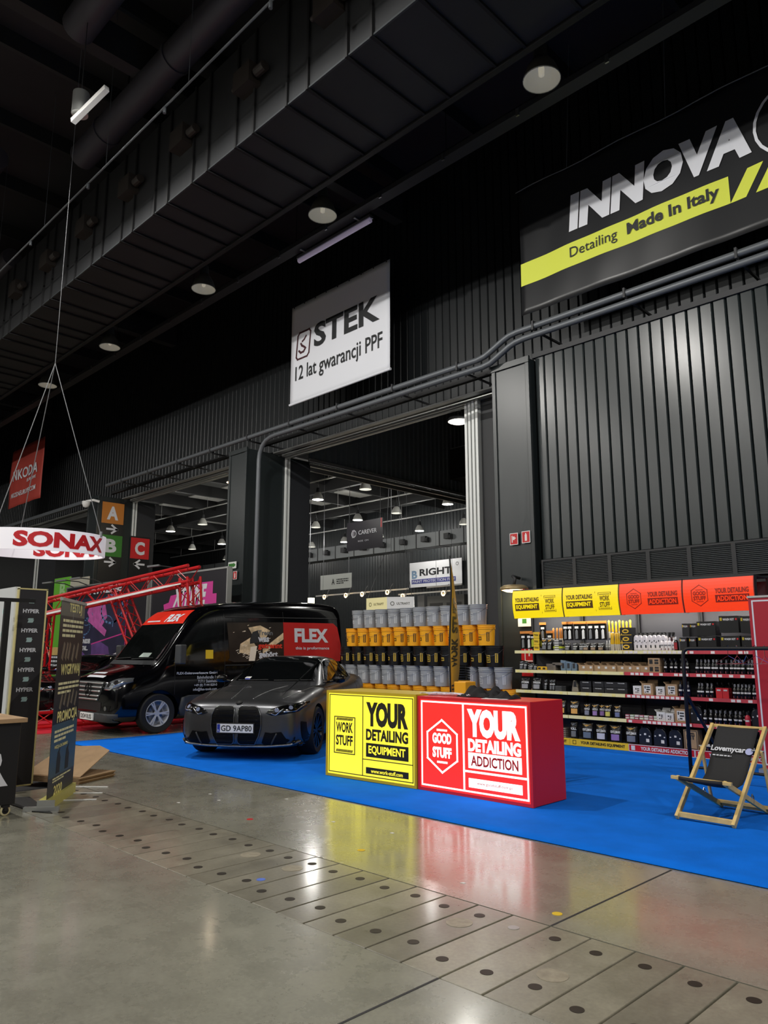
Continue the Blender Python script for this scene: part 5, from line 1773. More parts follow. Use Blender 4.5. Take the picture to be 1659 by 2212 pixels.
fw = FW()
q = G()
prof = [(.55, .0, .12), (.75, .0, .36), (1.2, .0, .46), (1.8, .0, .48), (2.2, .0, .42), (2.5, .0, .28), (2.68, .0, .12), (2.76, .02, .04)]
dense = []
for (z0, a0, b0), (z1, a1, b1) in zip(prof, prof[1:]):
    for s_ in range(4): dense.append((z0 + (z1 - z0) * s_ / 4, a0 + (a1 - a0) * s_ / 4, b0 + (b1 - b0) * s_ / 4))
dense.append(prof[-1])
for z, a, b in dense: q.v += [fw(a, z), fw((a + b) / 2, z), fw(b, z)]
for i in range(len(dense) - 1): q.f += [(3 * i, 3 * i + 1, 3 * i + 4, 3 * i + 3), (3 * i + 1, 3 * i + 2, 3 * i + 5, 3 * i + 4)]
q.build('cloth', mat('flag_yellow', (226, 176, 50), .7), t, smooth=True, solid=.003)
q = G()


class FV(F):   # letters run up the flag
    def __init__(s): pass

    def __call__(s, a, b, c=0): return fw(.4 - b, a, c)


fv = FV()
q.text(fv, 'STUFF', 1.72, .06, 2.2, .34, .006, .05).text(fv, 'WORK', 1.25, .06, 1.65, .34, .006, .05)
q.rect(fv, .95, .04, .97, .36, .002, .006).rect(fv, 1.0, .04, 1.02, .36, .002, .006)
q.build('lettering', M_print, t)
G().tube([fw(-.01, .05), fw(-.01, 1.5), fw(-.01, 2.3), fw(.0, 2.65), fw(.03, 2.78)], .012, 8).build('pole', M_black, t)
G().bar((-.35, 0, .02), (.35, 0, .02), .05, .03).bar((0, -.35, .02), (0, .35, .02), .05, .03).build('cross_foot', M_black, t)
G().box(.06, -.02, .03, .26, .2, 1.07).build('base_box', M_byel, t, bevel=.01)


# ------------------------------------------------------------------ deck chair
def mk_deckchair(label, loc, rz):
    t = thing('deck_chair', label, 'deck chair', loc, rz)
    w = .50
    hw = w / 2
    # local: x across, y backwards, z up.  front feet at y=0
    A0, A1 = (0, .01, .015), (0, .88, .765)       # long frame: front foot up to the head
    B0, B1 = (0, .0, .36), (0, .86, .015)         # seat frame: front edge down to the rear foot
    C0, C1 = (0, .66, .575), (0, .80, .06)        # strut
    for s_ in (-1, 1):
        x = s_ * hw
        G().bar((x, A0[1], A0[2]), (x, A1[1], A1[2]), .045, .03, (1, 0, 0)).build('frame_rail', M_wood, t, bevel=.004)
        x2 = s_ * (hw - .04)
        G().bar((x2, B0[1], B0[2]), (x2, B1[1], B1[2]), .045, .028, (1, 0, 0)).build('seat_rail', M_wood, t, bevel=.004)
        x3 = s_ * (hw + .03)
        st = G().bar((x3, C0[1], C0[2]), (x3, C1[1], C1[2]), .035, .022, (1, 0, 0)).build('strut', M_wood, t, bevel=.004)
        G().cyl((s_ * (hw - .06), C0[1], C0[2]), (s_ * (hw + .05), C0[1], C0[2]), .008, n=8).build('bolt', M_steel, st)
        G().tube([(s_ * (hw - .03), .50, .18), (s_ * (hw - .03), .52, .21), (s_ * (hw - .03), .55, .18), (s_ * (hw - .03), .53, .13)], .006, 6).build('metal_catch', M_steel, t)
    for nm, p in (('foot_bar', (A0[1] + .03, .04)), ('head_bar', (A1[1], A1[2] - .01)), ('front_bar', (B0[1], B0[2])), ('rear_bar', (B1[1] - .02, .03)), ('strut_bar', (C1[1], C1[2]))):
        e = hw + (.03 if nm in ('strut_bar',) else (.02 if nm == 'front_bar' else 0))
        G().bar((-e, p[0], p[1]), (e, p[0], p[1]), .03, .045 if nm == 'foot_bar' else .03).build(nm, M_wood, t, bevel=.004)
    # sling
    pts = [(.89, .77), (.84, .735), (.76, .64), (.67, .53), (.58, .42), (.50, .345), (.42, .30), (.30, .285), (.15, .31), (.02, .372), (-.015, .375), (-.02, .345)]
    q = G()
    ws = hw - .055
    nx = 8
    for (y, z) in pts:
        for i in range(nx + 1):
            u = i / nx * 2 - 1
            k = 1 - .06 * math.sin(PI * min(1, max(0, (.89 - y) / .9)))
            q.v.append(Vector((u * ws * k, y, z - .015 * (1 - u * u) * (1 if .2 < y < .6 else .3))))
    for j in range(len(pts) - 1):
        for i in range(nx):
            a = j * (nx + 1) + i
            q.f.append((a, a + 1, a + nx + 2, a + nx + 1))
    q.build('sling', mat('sling_black', (34, 34, 36), .8, bump=.2, bscale=200), t, smooth=True, solid=.004)
    dv = Vector((0, .09, .11)).normalized()
    f = F((-.2, .655, .525), X, dv)
    q = G().text(f, 'Lovemycar', .01, .0, .33, .075, .012, .03)
    q.fake(f, .04, -.04, .33, -.02, 1, .012, 4)
    p = q.build('lettering', M_bw, t)
    G().disc(f, .365, .035, .035, .008, .012).build('badge', mat('badge_blue', (170, 176, 220), .5), t)
    return t


mk_deckchair('wooden deck chair with black printed sling standing before the shelves', (-2.91, 6.85, .012), R(-2.2))
mk_deckchair('second wooden deck chair mostly hidden behind the red counter', (-5.2, 7.2, .012), R(12))

# ------------------------------------------------------------------ clothes rail with hangers
t = thing('clothes_rail', 'black tube clothes rail with empty wire hangers behind the deck chair', 'rail', (-3.95, 9.05, .012))
G().tube([(0, 0, .02), (0, 0, 1.42), (.012, 0, 1.47), (.05, 0, 1.5), (.1, 0, 1.505), (1.7, 0, 1.505), (1.75, 0, 1.5), (1.79, 0, 1.47), (1.8, 0, 1.42), (1.8, 0, .02)], .022, 10).build('tube_frame', M_black, t, smooth=True)
for x in (0, 1.8):
    G().tube([(x, 0, .98), (x + .0, .1, .9), (x + .12, .75, .1), (x + .13, .8, .0)], .02, 8).build('rear_leg', M_black, t, smooth=True)
    G().bar((x, -.03, .015), (x, .03, .015), .06, .03).build('foot', M_black, t)
G().tube([(.02, .0, .14), (1.78, 0, .14)], .016, 8).build('low_bar', M_black, t)
for i in range(6):
    x = -3.42 + .1 * i
    h_ = thing('wire_hanger', '%s bent wire hanger on the black clothes rail, from the upright' % ORD[i], 'hanger', (x, 9.05, 1.545), R(70 + 25 * (i % 3)), 'wire hangers')
    G().tube([(0, 0, -.11), (0, 0, -.05), (.018, 0, -.02), (.02, 0, .0), (0, 0, .006), (-.018, 0, -.006)], .003, 5).build('hook', M_chrome, h_)
    G().tube([(0, 0, -.11), (.2, 0, -.19), (.2, 0, -.2), (-.2, 0, -.2), (-.2, 0, -.19), (0, 0, -.11)], .003, 5).build('wire', M_chrome, h_)
t = thing('roll_up_banner', 'red roll-up banner with a white border at the end of the shelves', 'banner', (-3.46, 9.95, .012))
fr = front(0, 0, 0)
G().rect(fr, 0, .08, .95, 2.14, -.004, 0).build('sheet', mat('rollup_red', (168, 26, 44), .4), t)
G().rim(fr, .035, .12, .91, 2.1, .018, 0, .002).build('white_border', M_bw, t)
G().box(-.02, -.08, 0, .97, .1, .08).build('base_cassette', M_alu, t)
G().box(-.01, -.012, 2.13, .96, .008, 2.155).build('top_rail', M_alu, t)
t = thing('hall_cabinet', 'dark wall box behind the red roll-up at the shelf end', 'cabinet', (-3.55, 12.4, 1.9))
G().box(0, 0, 0, 1.2, .2, .7).build('body', M_black, t)
G().box(.05, -.01, .05, 1.15, 0, .65).build('door', M_dark, t)
# ------------------------------------------------------------------ vehicles
def loft(stations, level=2):
    """stations: (x, [(y,z)...]) half sections from bottom centre over the left side to top centre"""
    vs, fs = [], []
    n = len(stations[0][1])
    ring = 2 * n - 2
    for x, half in stations:
        for y, z in half: vs.append((x, y, z))
        for y, z in half[-2:0:-1]: vs.append((x, -y, z))
    for k in range(len(stations) - 1):
        for i in range(ring):
            j = (i + 1) % ring
            fs.append((k * ring + i, k * ring + j, (k + 1) * ring + j, (k + 1) * ring + i))
    for k in (0, len(stations) - 1):
        c = len(vs)
        zz = [z for y, z in stations[k][1]]
        vs.append((stations[k][0], 0, sum(zz) / len(zz)))
        for i in range(ring):
            j = (i + 1) % ring
            fs.append((k * ring + i, k * ring + j, c) if k else (k * ring + j, k * ring + i, c))
    g = G(); g.add(vs, fs)
    return g


def bake(o):
    dg = bpy.context.evaluated_depsgraph_get()
    me = bpy.data.meshes.new_from_object(o.evaluated_get(dg))
    o.modifiers.clear()
    old = o.data
    o.data = me
    bpy.data.meshes.remove(old)
    return o


def body_part(name, g, m, parent, level=2, cuts=()):
    o = g.build(name, m, None, smooth=True)
    s_ = o.modifiers.new('s', 'SUBSURF'); s_.levels = level; s_.render_levels = level
    cs = []
    for c in cuts:
        co = c.build('cut', m); cs.append(co)
        b = o.modifiers.new('c', 'BOOLEAN'); b.operation = 'DIFFERENCE'; b.object = co; b.solver = 'EXACT'
    bake(o)
    for c in cs:
        me = c.data; bpy.data.objects.remove(c); bpy.data.meshes.remove(me)
    o.data.polygons.foreach_set('use_smooth', [True] * len(o.data.polygons))
    o.data.set_sharp_from_angle(angle=R(38))
    o.parent = parent
    return o


def bvh(o):
    return BVHTree.FromPolygons([v.co.copy() for v in o.data.vertices], [tuple(p.vertices) for p in o.data.polygons])


class Skin:
    """puts flat shapes onto a body: ax 'f' seen from the front (y,z), 'l' from the left (x,z), 'r' right, 't' top (x,y)"""
    def __init__(s, trees): s.trees = trees

    def hit(s, ax, a, b):
        best = None
        for t in s.trees:
            if ax == 'f': o, d = Vector((6, a, b)), Vector((-1, 0, 0))
            elif ax == 'l': o, d = Vector((a, 4, b)), Vector((0, -1, 0))
            elif ax == 'r': o, d = Vector((a, -4, b)), Vector((0, 1, 0))
            elif ax == 'b': o, d = Vector((-9, a, b)), Vector((1, 0, 0))
            else: o, d = Vector((a, b, 5)), Vector((0, 0, -1))
            h = t.ray_cast(o, d)
            if h[0] is not None and (best is None or h[3] < best[2]): best = (h[0], h[1], h[3])
            if h[0] is None:
                pass
        if best is None:
            q = Vector((0.9, a, b)) if ax == 'f' else (Vector((a, .95 if ax == 'l' else -.95, b)) if ax in 'lr' else Vector((a, b, 1.3)))
            h = s.trees[0].find_nearest(q)
            best = (h[0], h[1], 0)
        nrm = best[1]
        dd = {'f': Vector((1, 0, 0)), 'l': Vector((0, 1, 0)), 'r': Vector((0, -1, 0)), 't': Vector((0, 0, 1)), 'b': Vector((-1, 0, 0))}[ax]
        if nrm.dot(dd) < 0: nrm = -nrm
        return best[0], nrm

    def lay(s, q, ax, vs, fs, off, step=.06):
        bm = bmesh.new()
        bv = [bm.verts.new((a, b, 0)) for a, b in vs]
        for f in fs:
            try: bm.faces.new([bv[i] for i in f])
            except ValueError: pass
        bmesh.ops.triangulate(bm, faces=bm.faces)
        for _ in range(6):
            es = [e for e in bm.edges if e.calc_length() > step]
            if not es: break
            bmesh.ops.subdivide_edges(bm, edges=es, cuts=1)
            bmesh.ops.triangulate(bm, faces=[f for f in bm.faces if len(f.verts) > 3])
        bm.verts.index_update()
        P = []
        for v in bm.verts:
            p, n = s.hit(ax, v.co.x, v.co.y)
            P.append(p + n * off)
        q.add(P, [tuple(v.index for v in f.verts) for f in bm.faces])
        bm.free()
        return q

    def poly(s, q, ax, pts, off=.004, step=.06):
        tris = tessellate_polygon([[Vector((a, b, 0)) for a, b in pts]])
        return s.lay(q, ax, pts, tris, off, step)

    def text(s, q, ax, body, a0, b0, a1, b1, off=.008, bold=0.0, slant=0.0):
        vs, fs = glyphs(body, bold)
        vs = [(a0 + x * (a1 - a0) + slant * y * (b1 - b0), b0 + y * (b1 - b0)) for x, y in vs]
        return s.lay(q, ax, vs, fs, off, .2)

    def line(s, q, ax, pts, r=.006, off=.002, n=12):
        P = []
        for (a0, b0), (a1, b1) in zip(pts, pts[1:]):
            for i in range(n):
                p, nn = s.hit(ax, a0 + (a1 - a0) * i / n, b0 + (b1 - b0) * i / n)
                P.append(p + nn * off)
        p, nn = s.hit(ax, *pts[-1]); P.append(p + nn * off)
        return q.tube(P, r, 6)


def wheel(parent, x, y, z, r, wdt, rim_r, side, spokes, m_rim, dbl=True):
    t = bpy.data.objects.new('wheel', None); COL.objects.link(t); t.parent = parent; t.location = (x, y, z)
    w = wdt / 2
    G().lathe([(rim_r, -w * .9), (r * .93, -w), (r * .985, -w * .8), (r, -w * .5), (r, w * .5), (r * .985, w * .8), (r * .93, w), (rim_r, w * .9)], 40, (0, 0, 0), 'y').build('tyre', M_rubber, t, smooth=True, auto=30)
    q = G().lathe([(rim_r, w * .9 * side), (rim_r * .97, w * .92 * side), (rim_r * .93, w * .8 * side), (rim_r * .9, -w * .6 * side), (0, -w * .6 * side)], 36, (0, 0, 0), 'y')
    rim = q.build('rim', m_rim, t, smooth=True, auto=35)
    q = G()
    ys = w * .72 * side
    for i in range(spokes):
        for dlt in ((-.10, .10) if dbl else (0,)):
            a = 2 * PI * i / spokes
            p0 = (math.cos(a) * rim_r * .18, ys * .9, math.sin(a) * rim_r * .18)
            p1 = (math.cos(a + dlt) * rim_r * .96, ys * 1.1, math.sin(a + dlt) * rim_r * .96)
            q.bar(p0, p1, .024 if dbl else .05, .03, (0, 1, 0))
    q.cyl((0, ys * .6, 0), (0, ys * 1.05, 0), rim_r * .22, n=18)
    q.build('spokes', m_rim, t)
    G().cyl((0, -ys * .2, 0), (0, ys * .2, 0), rim_r * .62, n=24).build('brake_disc', M_steel, t)
    return t


def car(loc, rz, label, paint, badge_on=True):
    t = thing('car', label, 'car', loc, rz)
    st = []
    for x, w, zb, zs, zt in ((.92, .50, .26, .62, .66), (.88, .72, .20, .70, .735), (.78, .85, .15, .755, .80), (.58, .92, .14, .80, .845), (.2, .945, .14, .855, .90), (-.05, .945, .14, .875, .925),
                             (-.5, .925, .15, .90, .96), (-1.0, .915, .15, .92, .985), (-1.7, .915, .15, .94, .985), (-2.4, .925, .15, .965, 1.0), (-2.86, .95, .15, .99, 1.03), (-3.3, .93, .18, 1.01, 1.06), (-3.7, .87, .24, 1.01, 1.075), (-3.86, .74, .36, .96, 1.04)):
        st.append((x, [(0, zb), (w * .8, zb), (w * .975, zb + .07), (w, zb + (zs - zb) * .45), (w * .985, zb + (zs - zb) * .75), (w * .93, zs), (w * .62, zt - .012), (0, zt)]))
    cuts = []
    for x in (0, -2.857):
        for s_ in (-1, 1):
            cuts.append(G().cyl((x, s_ * .62, .33), (x, s_ * 1.2, .33), .385, n=36))
    body = body_part('body', loft(st), paint, t, 2, cuts)
    st = []
    for x, wb, wr, zr in ((-.50, .66, .60, .93), (-.72, .78, .66, 1.0), (-1.05, .80, .62, 1.20), (-1.42, .80, .58, 1.365), (-1.9, .80, .57, 1.405), (-2.5, .80, .56, 1.37), (-3.0, .78, .54, 1.22), (-3.35, .72, .52, 1.06), (-3.5, .66, .5, .98)):
        st.append((x, [(0, .8), (wb, .8), (wb + .04, .93), (wr + (wb - wr) * .45 + .03, .93 + (zr - .93) * .5), (wr + .03, zr - .05 if zr > 1 else zr - .01), (wr * .8, zr - .008), (0, zr)]))
    cab = body_part('cabin', loft(st), paint, t, 2)
    sk = Skin([bvh(body), bvh(cab)])
    glass = mat('car_glass', (10, 12, 13), .06, spec=.6)
    q = G()
    sk.poly(q, 'f', [(-.66, 1.0), (.66, 1.0), (.56, 1.345), (.3, 1.365), (-.3, 1.365), (-.56, 1.345)], .006, .05)
    q.build('windscreen', glass, t, smooth=True)
    for ax in 'lr':
        q = G()
        sk.poly(q, ax, [(-.98, 1.0), (-1.42, 1.28), (-1.6, 1.315), (-1.78, 1.32), (-1.78, 1.0)], .006, .05)
        q.build('front_window', glass, t, smooth=True)
        q = G()
        sk.poly(q, ax, [(-1.86, 1.0), (-1.86, 1.32), (-2.3, 1.3), (-2.7, 1.21), (-3.02, 1.06), (-2.95, 1.01)], .006, .05)
        q.build('rear_window', glass, t, smooth=True)
        q = G()
        sk.line(q, ax, [(-.85, .975), (-1.9, .985), (-3.05, 1.02)], .007)
        sk.line(q, ax, [(-.9, .99), (-1.45, 1.32), (-1.8, 1.35), (-2.35, 1.33), (-3.05, 1.08)], .008)
        q.build('window_trim', M_blackg, t, smooth=True)
        q = G()
        for xx in (-.78, -1.82, -2.75): sk.line(q, ax, [(xx, .97), (xx + .03, .3)], .003, .001)
        sk.line(q, ax, [(-.72, .25), (-2.3, .25)], .02, .0)
        q.build('door_seams', M_black, t)
    q = G()
    sk.poly(q, 'b', [(-.5, 1.08), (.5, 1.08), (.42, 1.3), (-.42, 1.3)], .006, .06)
    q.build('rear_glass', glass, t, smooth=True)
    # dash, wheel and papers seen through the dark screen
    q = G().box(-1.0, -.3, .99, -.95, -.2, 1.0)
    # kidneys
    for s_ in (-1, 1):
        K = [(.03, .69), (.06, .715), (.26, .715), (.315, .69), (.355, .6), (.36, .46), (.33, .33), (.27, .225), (.06, .225), (.03, .25)]
        K = [(s_ * a, b) for a, b in K]
        q = G()
        sk.poly(q, 'f', K, .012, .03)
        kd = q.build('kidney_grille', mat('grille_black', (4, 4, 5), .5, spec=.15), t, smooth=True, solid=.01)
        q = G()
        sk.line(q, 'f', K + [K[0]], .009, .012, 4)
        q.build('kidney_frame', mat('kidney_frame', (110, 112, 114), .25, .8), kd, smooth=True)
        q = G()
        for z in (.26, .33, .40, .47, .53, .59, .65):
            o_ = .34 if .33 < z < .62 else .29
            for dz in (0, .016): sk.line(q, 'f', [(s_ * .045, z + dz), (s_ * o_, z + dz)], .004, .018, 6)
        q.build('kidney_bar', M_blackg, kd, smooth=True)
        # headlight
        Hh = [(.42, .635), (.46, .67), (.56, .71), (.74, .745), (.875, .765), (.895, .72), (.83, .65), (.66, .62), (.5, .605)]
        Hh = [(s_ * a, b) for a, b in Hh]
        q = G()
        sk.poly(q, 'f', Hh, .006, .04)
        hl = q.build('headlight', M_blackg, t, smooth=True, solid=.012)
        q = G()
        sk.line(q, 'f', [(s_ * .5, .63), (s_ * .56, .61), (s_ * .62, .66), (s_ * .655, .69)], .008, .014, 4)
        sk.line(q, 'f', [(s_ * .66, .65), (s_ * .80, .66), (s_ * .865, .73)], .008, .014, 4)
        q.build('light_blade', M_chrome, hl, smooth=True)
        q = G()
        for a, b in ((.57, .67), (.74, .70)):
            p, n = sk.hit('f', s_ * a, b)
            q.cyl(p, p + n * .016, .03, n=14)
        q.build('projector', mat('projector_glass', (150, 160, 190), .08, .4), hl, smooth=True, auto=40)
        # corner intake
        I = [(.42, .385), (.5, .375), (.64, .39), (.70, .30), (.745, .28), (.69, .235), (.40, .225), (.37, .245)]
        q = G()
        sk.poly(q, 'f', [(s_ * a, b) for a, b in I], .010, .025)
        it = q.build('side_intake', MATS['grille_black'], t, smooth=True)
        q = G()
        sk.line(q, 'f', [(s_ * .58, .37), (s_ * .50, .22)], .012, .01, 6)
        q.build('intake_blade', M_dark, it, smooth=True)
        q = G()
        sk.poly(q, 'f', [(s_ * .86, .52), (s_ * .9, .5), (s_ * .91, .26), (s_ * .87, .22)], .010, .03)
        q.build('air_curtain', MATS['grille_black'], t, smooth=True)
        # mirror
        q = G().lathe([(0, -.1), (.05, -.09), (.075, -.03), (.075, .04), (.05, .09), (0, .1)], 14, (0, 0, 0), 'y')
        q.xf(Matrix.Translation((-.98, s_ * 1.0, 1.03)) @ Matrix.Diagonal((.9, 1, .85, 1)))
        q.bar((-1.0, s_ * .8, .98), (-.98, s_ * .96, 1.0), .06, .03)
        q.build('mirror', M_blackg, t, smooth=True)
    q = G()
    sk.line(q, 'f', [(-.84, .26), (-.74, .225), (-.4, .205), (0, .2), (.4, .205), (.74, .225), (.84, .26)], .016, .016, 8)
    q.build('front_lip', mat('lip', (140, 142, 144), .3, .7), t, smooth=True)
    q = G()
    for s_ in (-1, 1):
        sk.line(q, 'f', [(s_ * .82, .215), (s_ * .87, .2)], .03, .01, 4)
    q.build('lip_tip', M_blackg, t, smooth=True)
    # bonnet relief
    q = G()
    for s_ in (-1, 1):
        sk.line(q, 't', [(.7, s_ * .16), (.3, s_ * .2), (-.45, s_ * .34)], .012, -.004, 10)
        sk.line(q, 't', [(.62, s_ * .58), (.2, s_ * .66), (-.55, s_ * .7)], .006, -.002, 10)
    q.build('bonnet_crease', paint, t, smooth=True)
    q = G()
    for s_ in (-1, 1): sk.poly(q, 't', [(.25, s_ * .22), (.25, s_ * .45), (.02, s_ * .47), (.02, s_ * .24)], .003, .06)
    q.build('bonnet_recess', mat('paint_dark', (48, 49, 51), .5, .6), t, smooth=True)
    p, n = sk.hit('f', 0, .765)
    q = G().cyl(p - n * .005, p + n * .010, .046, n=24)
    bd = q.build('roundel', mat('badge_silver', (0, 0, 0)), t, smooth=True, auto=40)
    q = G().cyl(p, p + n * .012, .02, n=24)
    q.build('roundel_core', M_dark, bd)
    # number plate
    p, n = sk.hit('f', 0, .44)
    fr = F((p.x + .03, -.26, .375), Y, Z)
    G().rect(fr, -.015, -.015, .535, .13, -.02, .0).build('plate_holder', M_black, t)
    pl_ = G().rect(fr, 0, 0, .52, .115, 0, .006).build('number_plate', M_white, t)
    G().rect(fr, .004, .004, .045, .111, .006, .008).build('country_strip', mat('eu_blue', (30, 50, 150), .5), pl_)
    q = G().text(fr, 'GD 9AP80', .06, .02, .5, .095, .009, .012)
    q.rect(fr, .183, .04, .196, .075, .006, .009)
    q.build('characters', M_ink, pl_)
    q = G().text(fr, 'PL', .012, .015, .037, .04, .009, .02)
    q.build('country_code', M_bw, pl_)
    # dash paper behind the screen, wipers
    q = G()
    sk.poly(q, 'f', [(-.52, 1.03), (-.42, 1.03), (-.41, 1.055), (-.5, 1.055)], .010, .05)
    q.build('sticker', M_white, t)
    q = G()
    sk.poly(q, 'f', [(-.5, 1.013), (-.42, 1.013), (-.42, 1.025), (-.5, 1.025)], .010, .05)
    q.build('blue_sticker', mat('sticker_blue', (70, 80, 200), .5), t)
    q = G()
    sk.line(q, 'f', [(-.6, 1.0), (-.1, 1.01)], .008, .012, 10); sk.line(q, 'f', [(0, 1.0), (.6, 1.01)], .008, .012, 10)
    q.build('wiper', M_black, t)
    rimm = mat('rim_black', (14, 14, 15), .25, .6)
    for x in (0, -2.857):
        for s_ in (-1, 1): wheel(t, x, s_ * .80, .335, .335, .26, .25, s_, 10, rimm)
    return t


paint = mat('satin_grey_paint', (98, 99, 102), .33, .88, coat=.15)
car((-9.5, 6.86, .012), R(-55), 'matt grey coupe with tall twin grille and plate GD 9AP80 on the blue carpet', paint)
bc = car((-17.8, 7.0, .006), R(-62), 'black car half hidden behind the left banners on the red carpet', mat('black_paint', (8, 8, 10), .1, .2, coat=.5))


# ------------------------------------------------------------------ van
t = thing('van', 'black delivery van with red FLEX panels behind the grey car', 'van', (-13.93, 7.1, 0), R(-90))
vp = mat('van_black', (5, 5, 7), .10, .0, coat=.35)
st = []
for x, w, zb, zt, k in ((.87, .68, .28, .76, 0), (.85, .84, .22, .94, 0), (.78, .94, .2, 1.02, 0), (.58, .99, .2, 1.1, 0), (.3, 1.0, .2, 1.2, 0), (.1, 1.0, .2, 1.27, 0), (-.15, 1.0, .2, 1.58, 1), (-.45, 1.0, .2, 2.0, 1), (-.72, 1.0, .2, 2.29, 1),
                        (-1.0, 1.0, .2, 2.41, 1), (-1.5, 1.01, .2, 2.48, 1), (-2.5, 1.01, .2, 2.56, 1), (-3.8, 1.01, .2, 2.6, 1), (-4.5, 1.0, .22, 2.58, 1), (-4.6, .95, .3, 2.45, 1)):
    if k:
        zs = min(zt - .12, 2.36)
        st.append((x, [(0, zb), (w * .9, zb), (w, zb + .12), (w, .8), (w, min(1.2, zt - .25)), (w * (.985 - .06 * max(0, (zs - 1.25))), zs), (w * .80, zt - .035), (0, zt)]))
    else:
        st.append((x, [(0, zb), (w * .9, zb), (w, zb + .12), (w, .6), (w * .99, zt - .26), (w * .95, zt - .1), (w * .75, zt - .02), (0, zt)]))
cuts = []
for x in (0, -3.35):
    for s_ in (-1, 1): cuts.append(G().cyl((x, s_ * .66, .355), (x, s_ * 1.3, .355), .42, n=36))
vb = body_part('body', loft(st), vp, t, 2, cuts)
sk = Skin([bvh(vb)])
vglass = mat('van_glass', (14, 16, 16), .05, spec=.7)
q = G(); sk.poly(q, 'f', [(-.86, 1.33), (.86, 1.33), (.80, 2.0), (-.80, 2.0)], .006, .07)
q.build('windscreen', vglass, t, smooth=True)
q = G(); sk.poly(q, 'f', [(-.82, 2.0), (.82, 2.0), (.74, 2.27), (-.74, 2.27)], .008, .07)
rs = q.build('red_sun_strip', mat('van_red', (226, 48, 30), .35), t, smooth=True)
q = G(); sk.text(q, 'f', 'FLEX', .12, 2.04, .62, 2.19, .014, .06, .2); sk.poly(q, 'f', [(-.6, 2.05), (-.05, 2.05), (-.05, 2.075), (-.6, 2.075)], .013, .08)
q.build('lettering', M_bw, rs)
for ax in 'lr':
    q = G(); sk.poly(q, ax, [(-.42, 1.3), (-.62, 1.62), (-.86, 1.98), (-1.32, 2.02), (-1.32, 1.3)], .005, .07)
    q.build('cab_window', vglass, t, smooth=True)
    q = G(); sk.poly(q, ax, [(-1.46, 1.3), (-1.5, 1.34), (-1.44, 2.04), (-2.85, 2.08), (-2.85, 1.27), (-1.6, 1.26)], .005, .1)
    ph = q.build('photo_print', mat('print_brown', (38, 32, 28), .4, noise=.5, nscale=3), t, smooth=True)
    sg = -1 if ax == 'l' else 1     # text runs towards the tail on the left side
    q = G()
    for pts in ([(-1.75, 1.62), (-2.0, 1.75), (-2.15, 1.55), (-1.95, 1.4), (-1.72, 1.45)], [(-1.95, 1.95), (-2.25, 2.0), (-2.5, 1.9), (-2.35, 1.7), (-2.1, 1.72)], [(-2.3, 1.42), (-2.84, 1.72), (-2.84, 1.86), (-2.3, 1.52)]):
        sk.poly(q, ax, pts, .009, .1)
    q.build('glove_shapes', mat('print_beige', (226, 200, 160), .5, noise=.4, nscale=8), ph, smooth=True)
    q = G()
    sk.poly(q, ax, [(-1.95, 1.28), (-2.1, 1.28), (-2.16, 1.58), (-2.0, 1.56)], .010, .08)
    rnd = random.Random(6)
    for i in range(34):
        a, b = rnd.uniform(-1.55, -2.5), rnd.uniform(1.28, 2.0)
        L = rnd.uniform(.02, .09)
        if rnd.random() < .6: b = rnd.uniform(1.28, 1.5)
        sk.poly(q, ax, [(a, b), (a - L, b + L * .3), (a - L, b + L * .3 + .01), (a, b + .012)], .012, .1)
    q.build('spark_shapes', mat('print_spark', (250, 236, 214), .5), ph, smooth=True)
    q = G(); sk.poly(q, ax, [(-1.98, 1.62), (-2.25, 1.66), (-2.25, 1.72), (-2.18, 1.9), (-2.05, 1.86), (-1.98, 1.7)], .011, .1)
    q.build('grinder_shape', M_dark, ph, smooth=True)
    q = G(); sk.poly(q, ax, [(-2.85, 1.27), (-2.85, 2.08), (-4.28, 2.09), (-4.4, 2.0), (-4.5, 1.6), (-4.46, 1.25)], .006, .1)
    rp = q.build('red_print', mat('van_red_dark', (190, 34, 32), .4), t, smooth=True)
    if ax == 'l':
        def tx(q, s_, a0, b0, a1, b1, off, bold=0.0):
            vs, fs = glyphs(s_, bold)
            sk.lay(q, 'l', [(a0 + x * (a1 - a0), b0 + y * (b1 - b0)) for x, y in vs], fs, off, .25)
        q = G()
        tx(q, 'FLEX', -3.14, 1.66, -4.1, 1.96, .012, .045); tx(q, 'this is proformance', -3.16, 1.49, -4.12, 1.57, .012, .02)
        tx(q, 'FLEX', -3.2, 1.2, -4.0, 1.32, .012, .04)
        q.build('lettering', M_bw, rp)
        q = G()
        tx(q, 'was', -2.18, 1.66, -2.46, 1.76, .016, .045); tx(q, 'gehört', -2.2, 1.32, -2.68, 1.47, .016, .045)
        q.build('lettering', M_bw, ph)
        q = G(); tx(q, 'getrennt', -2.18, 1.5, -2.8, 1.63, .016, .04)
        q.build('red_word', mat('word_red', (226, 60, 40), .5), ph)
        q = G(); tx(q, 'Trenn', -2.18, 1.8, -2.56, 1.9, .013, .03)
        q.build('grey_word', M_grey, ph)
        q = G()
        tx(q, 'FLEX-Elektrowerkzeuge GmbH', -.34, 1.03, -1.22, 1.09, .006, .02); tx(q, 'Bahnhofstraße 15', -.78, .955, -1.22, 1.01, .006)
        tx(q, '71711 Steinheim', -.8, .88, -1.22, .935, .006); tx(q, '+49 (0) 7144 828-0', -.72, .80, -1.22, .86, .006); tx(q, 'info@flex-tools.com', -.7, .72, -1.22, .785, .006)
        q.build('address_print', M_bw, t)
    q = G()
    for xx in (-.30, -1.38, -2.86): sk.line(q, ax, [(xx, 1.25 if xx > -1 else 2.3), (xx - .02, .4)], .004, .0)
    sk.line(q, ax, [(-1.4, 2.15), (-4.55, 2.2)], .012, .0, 20)
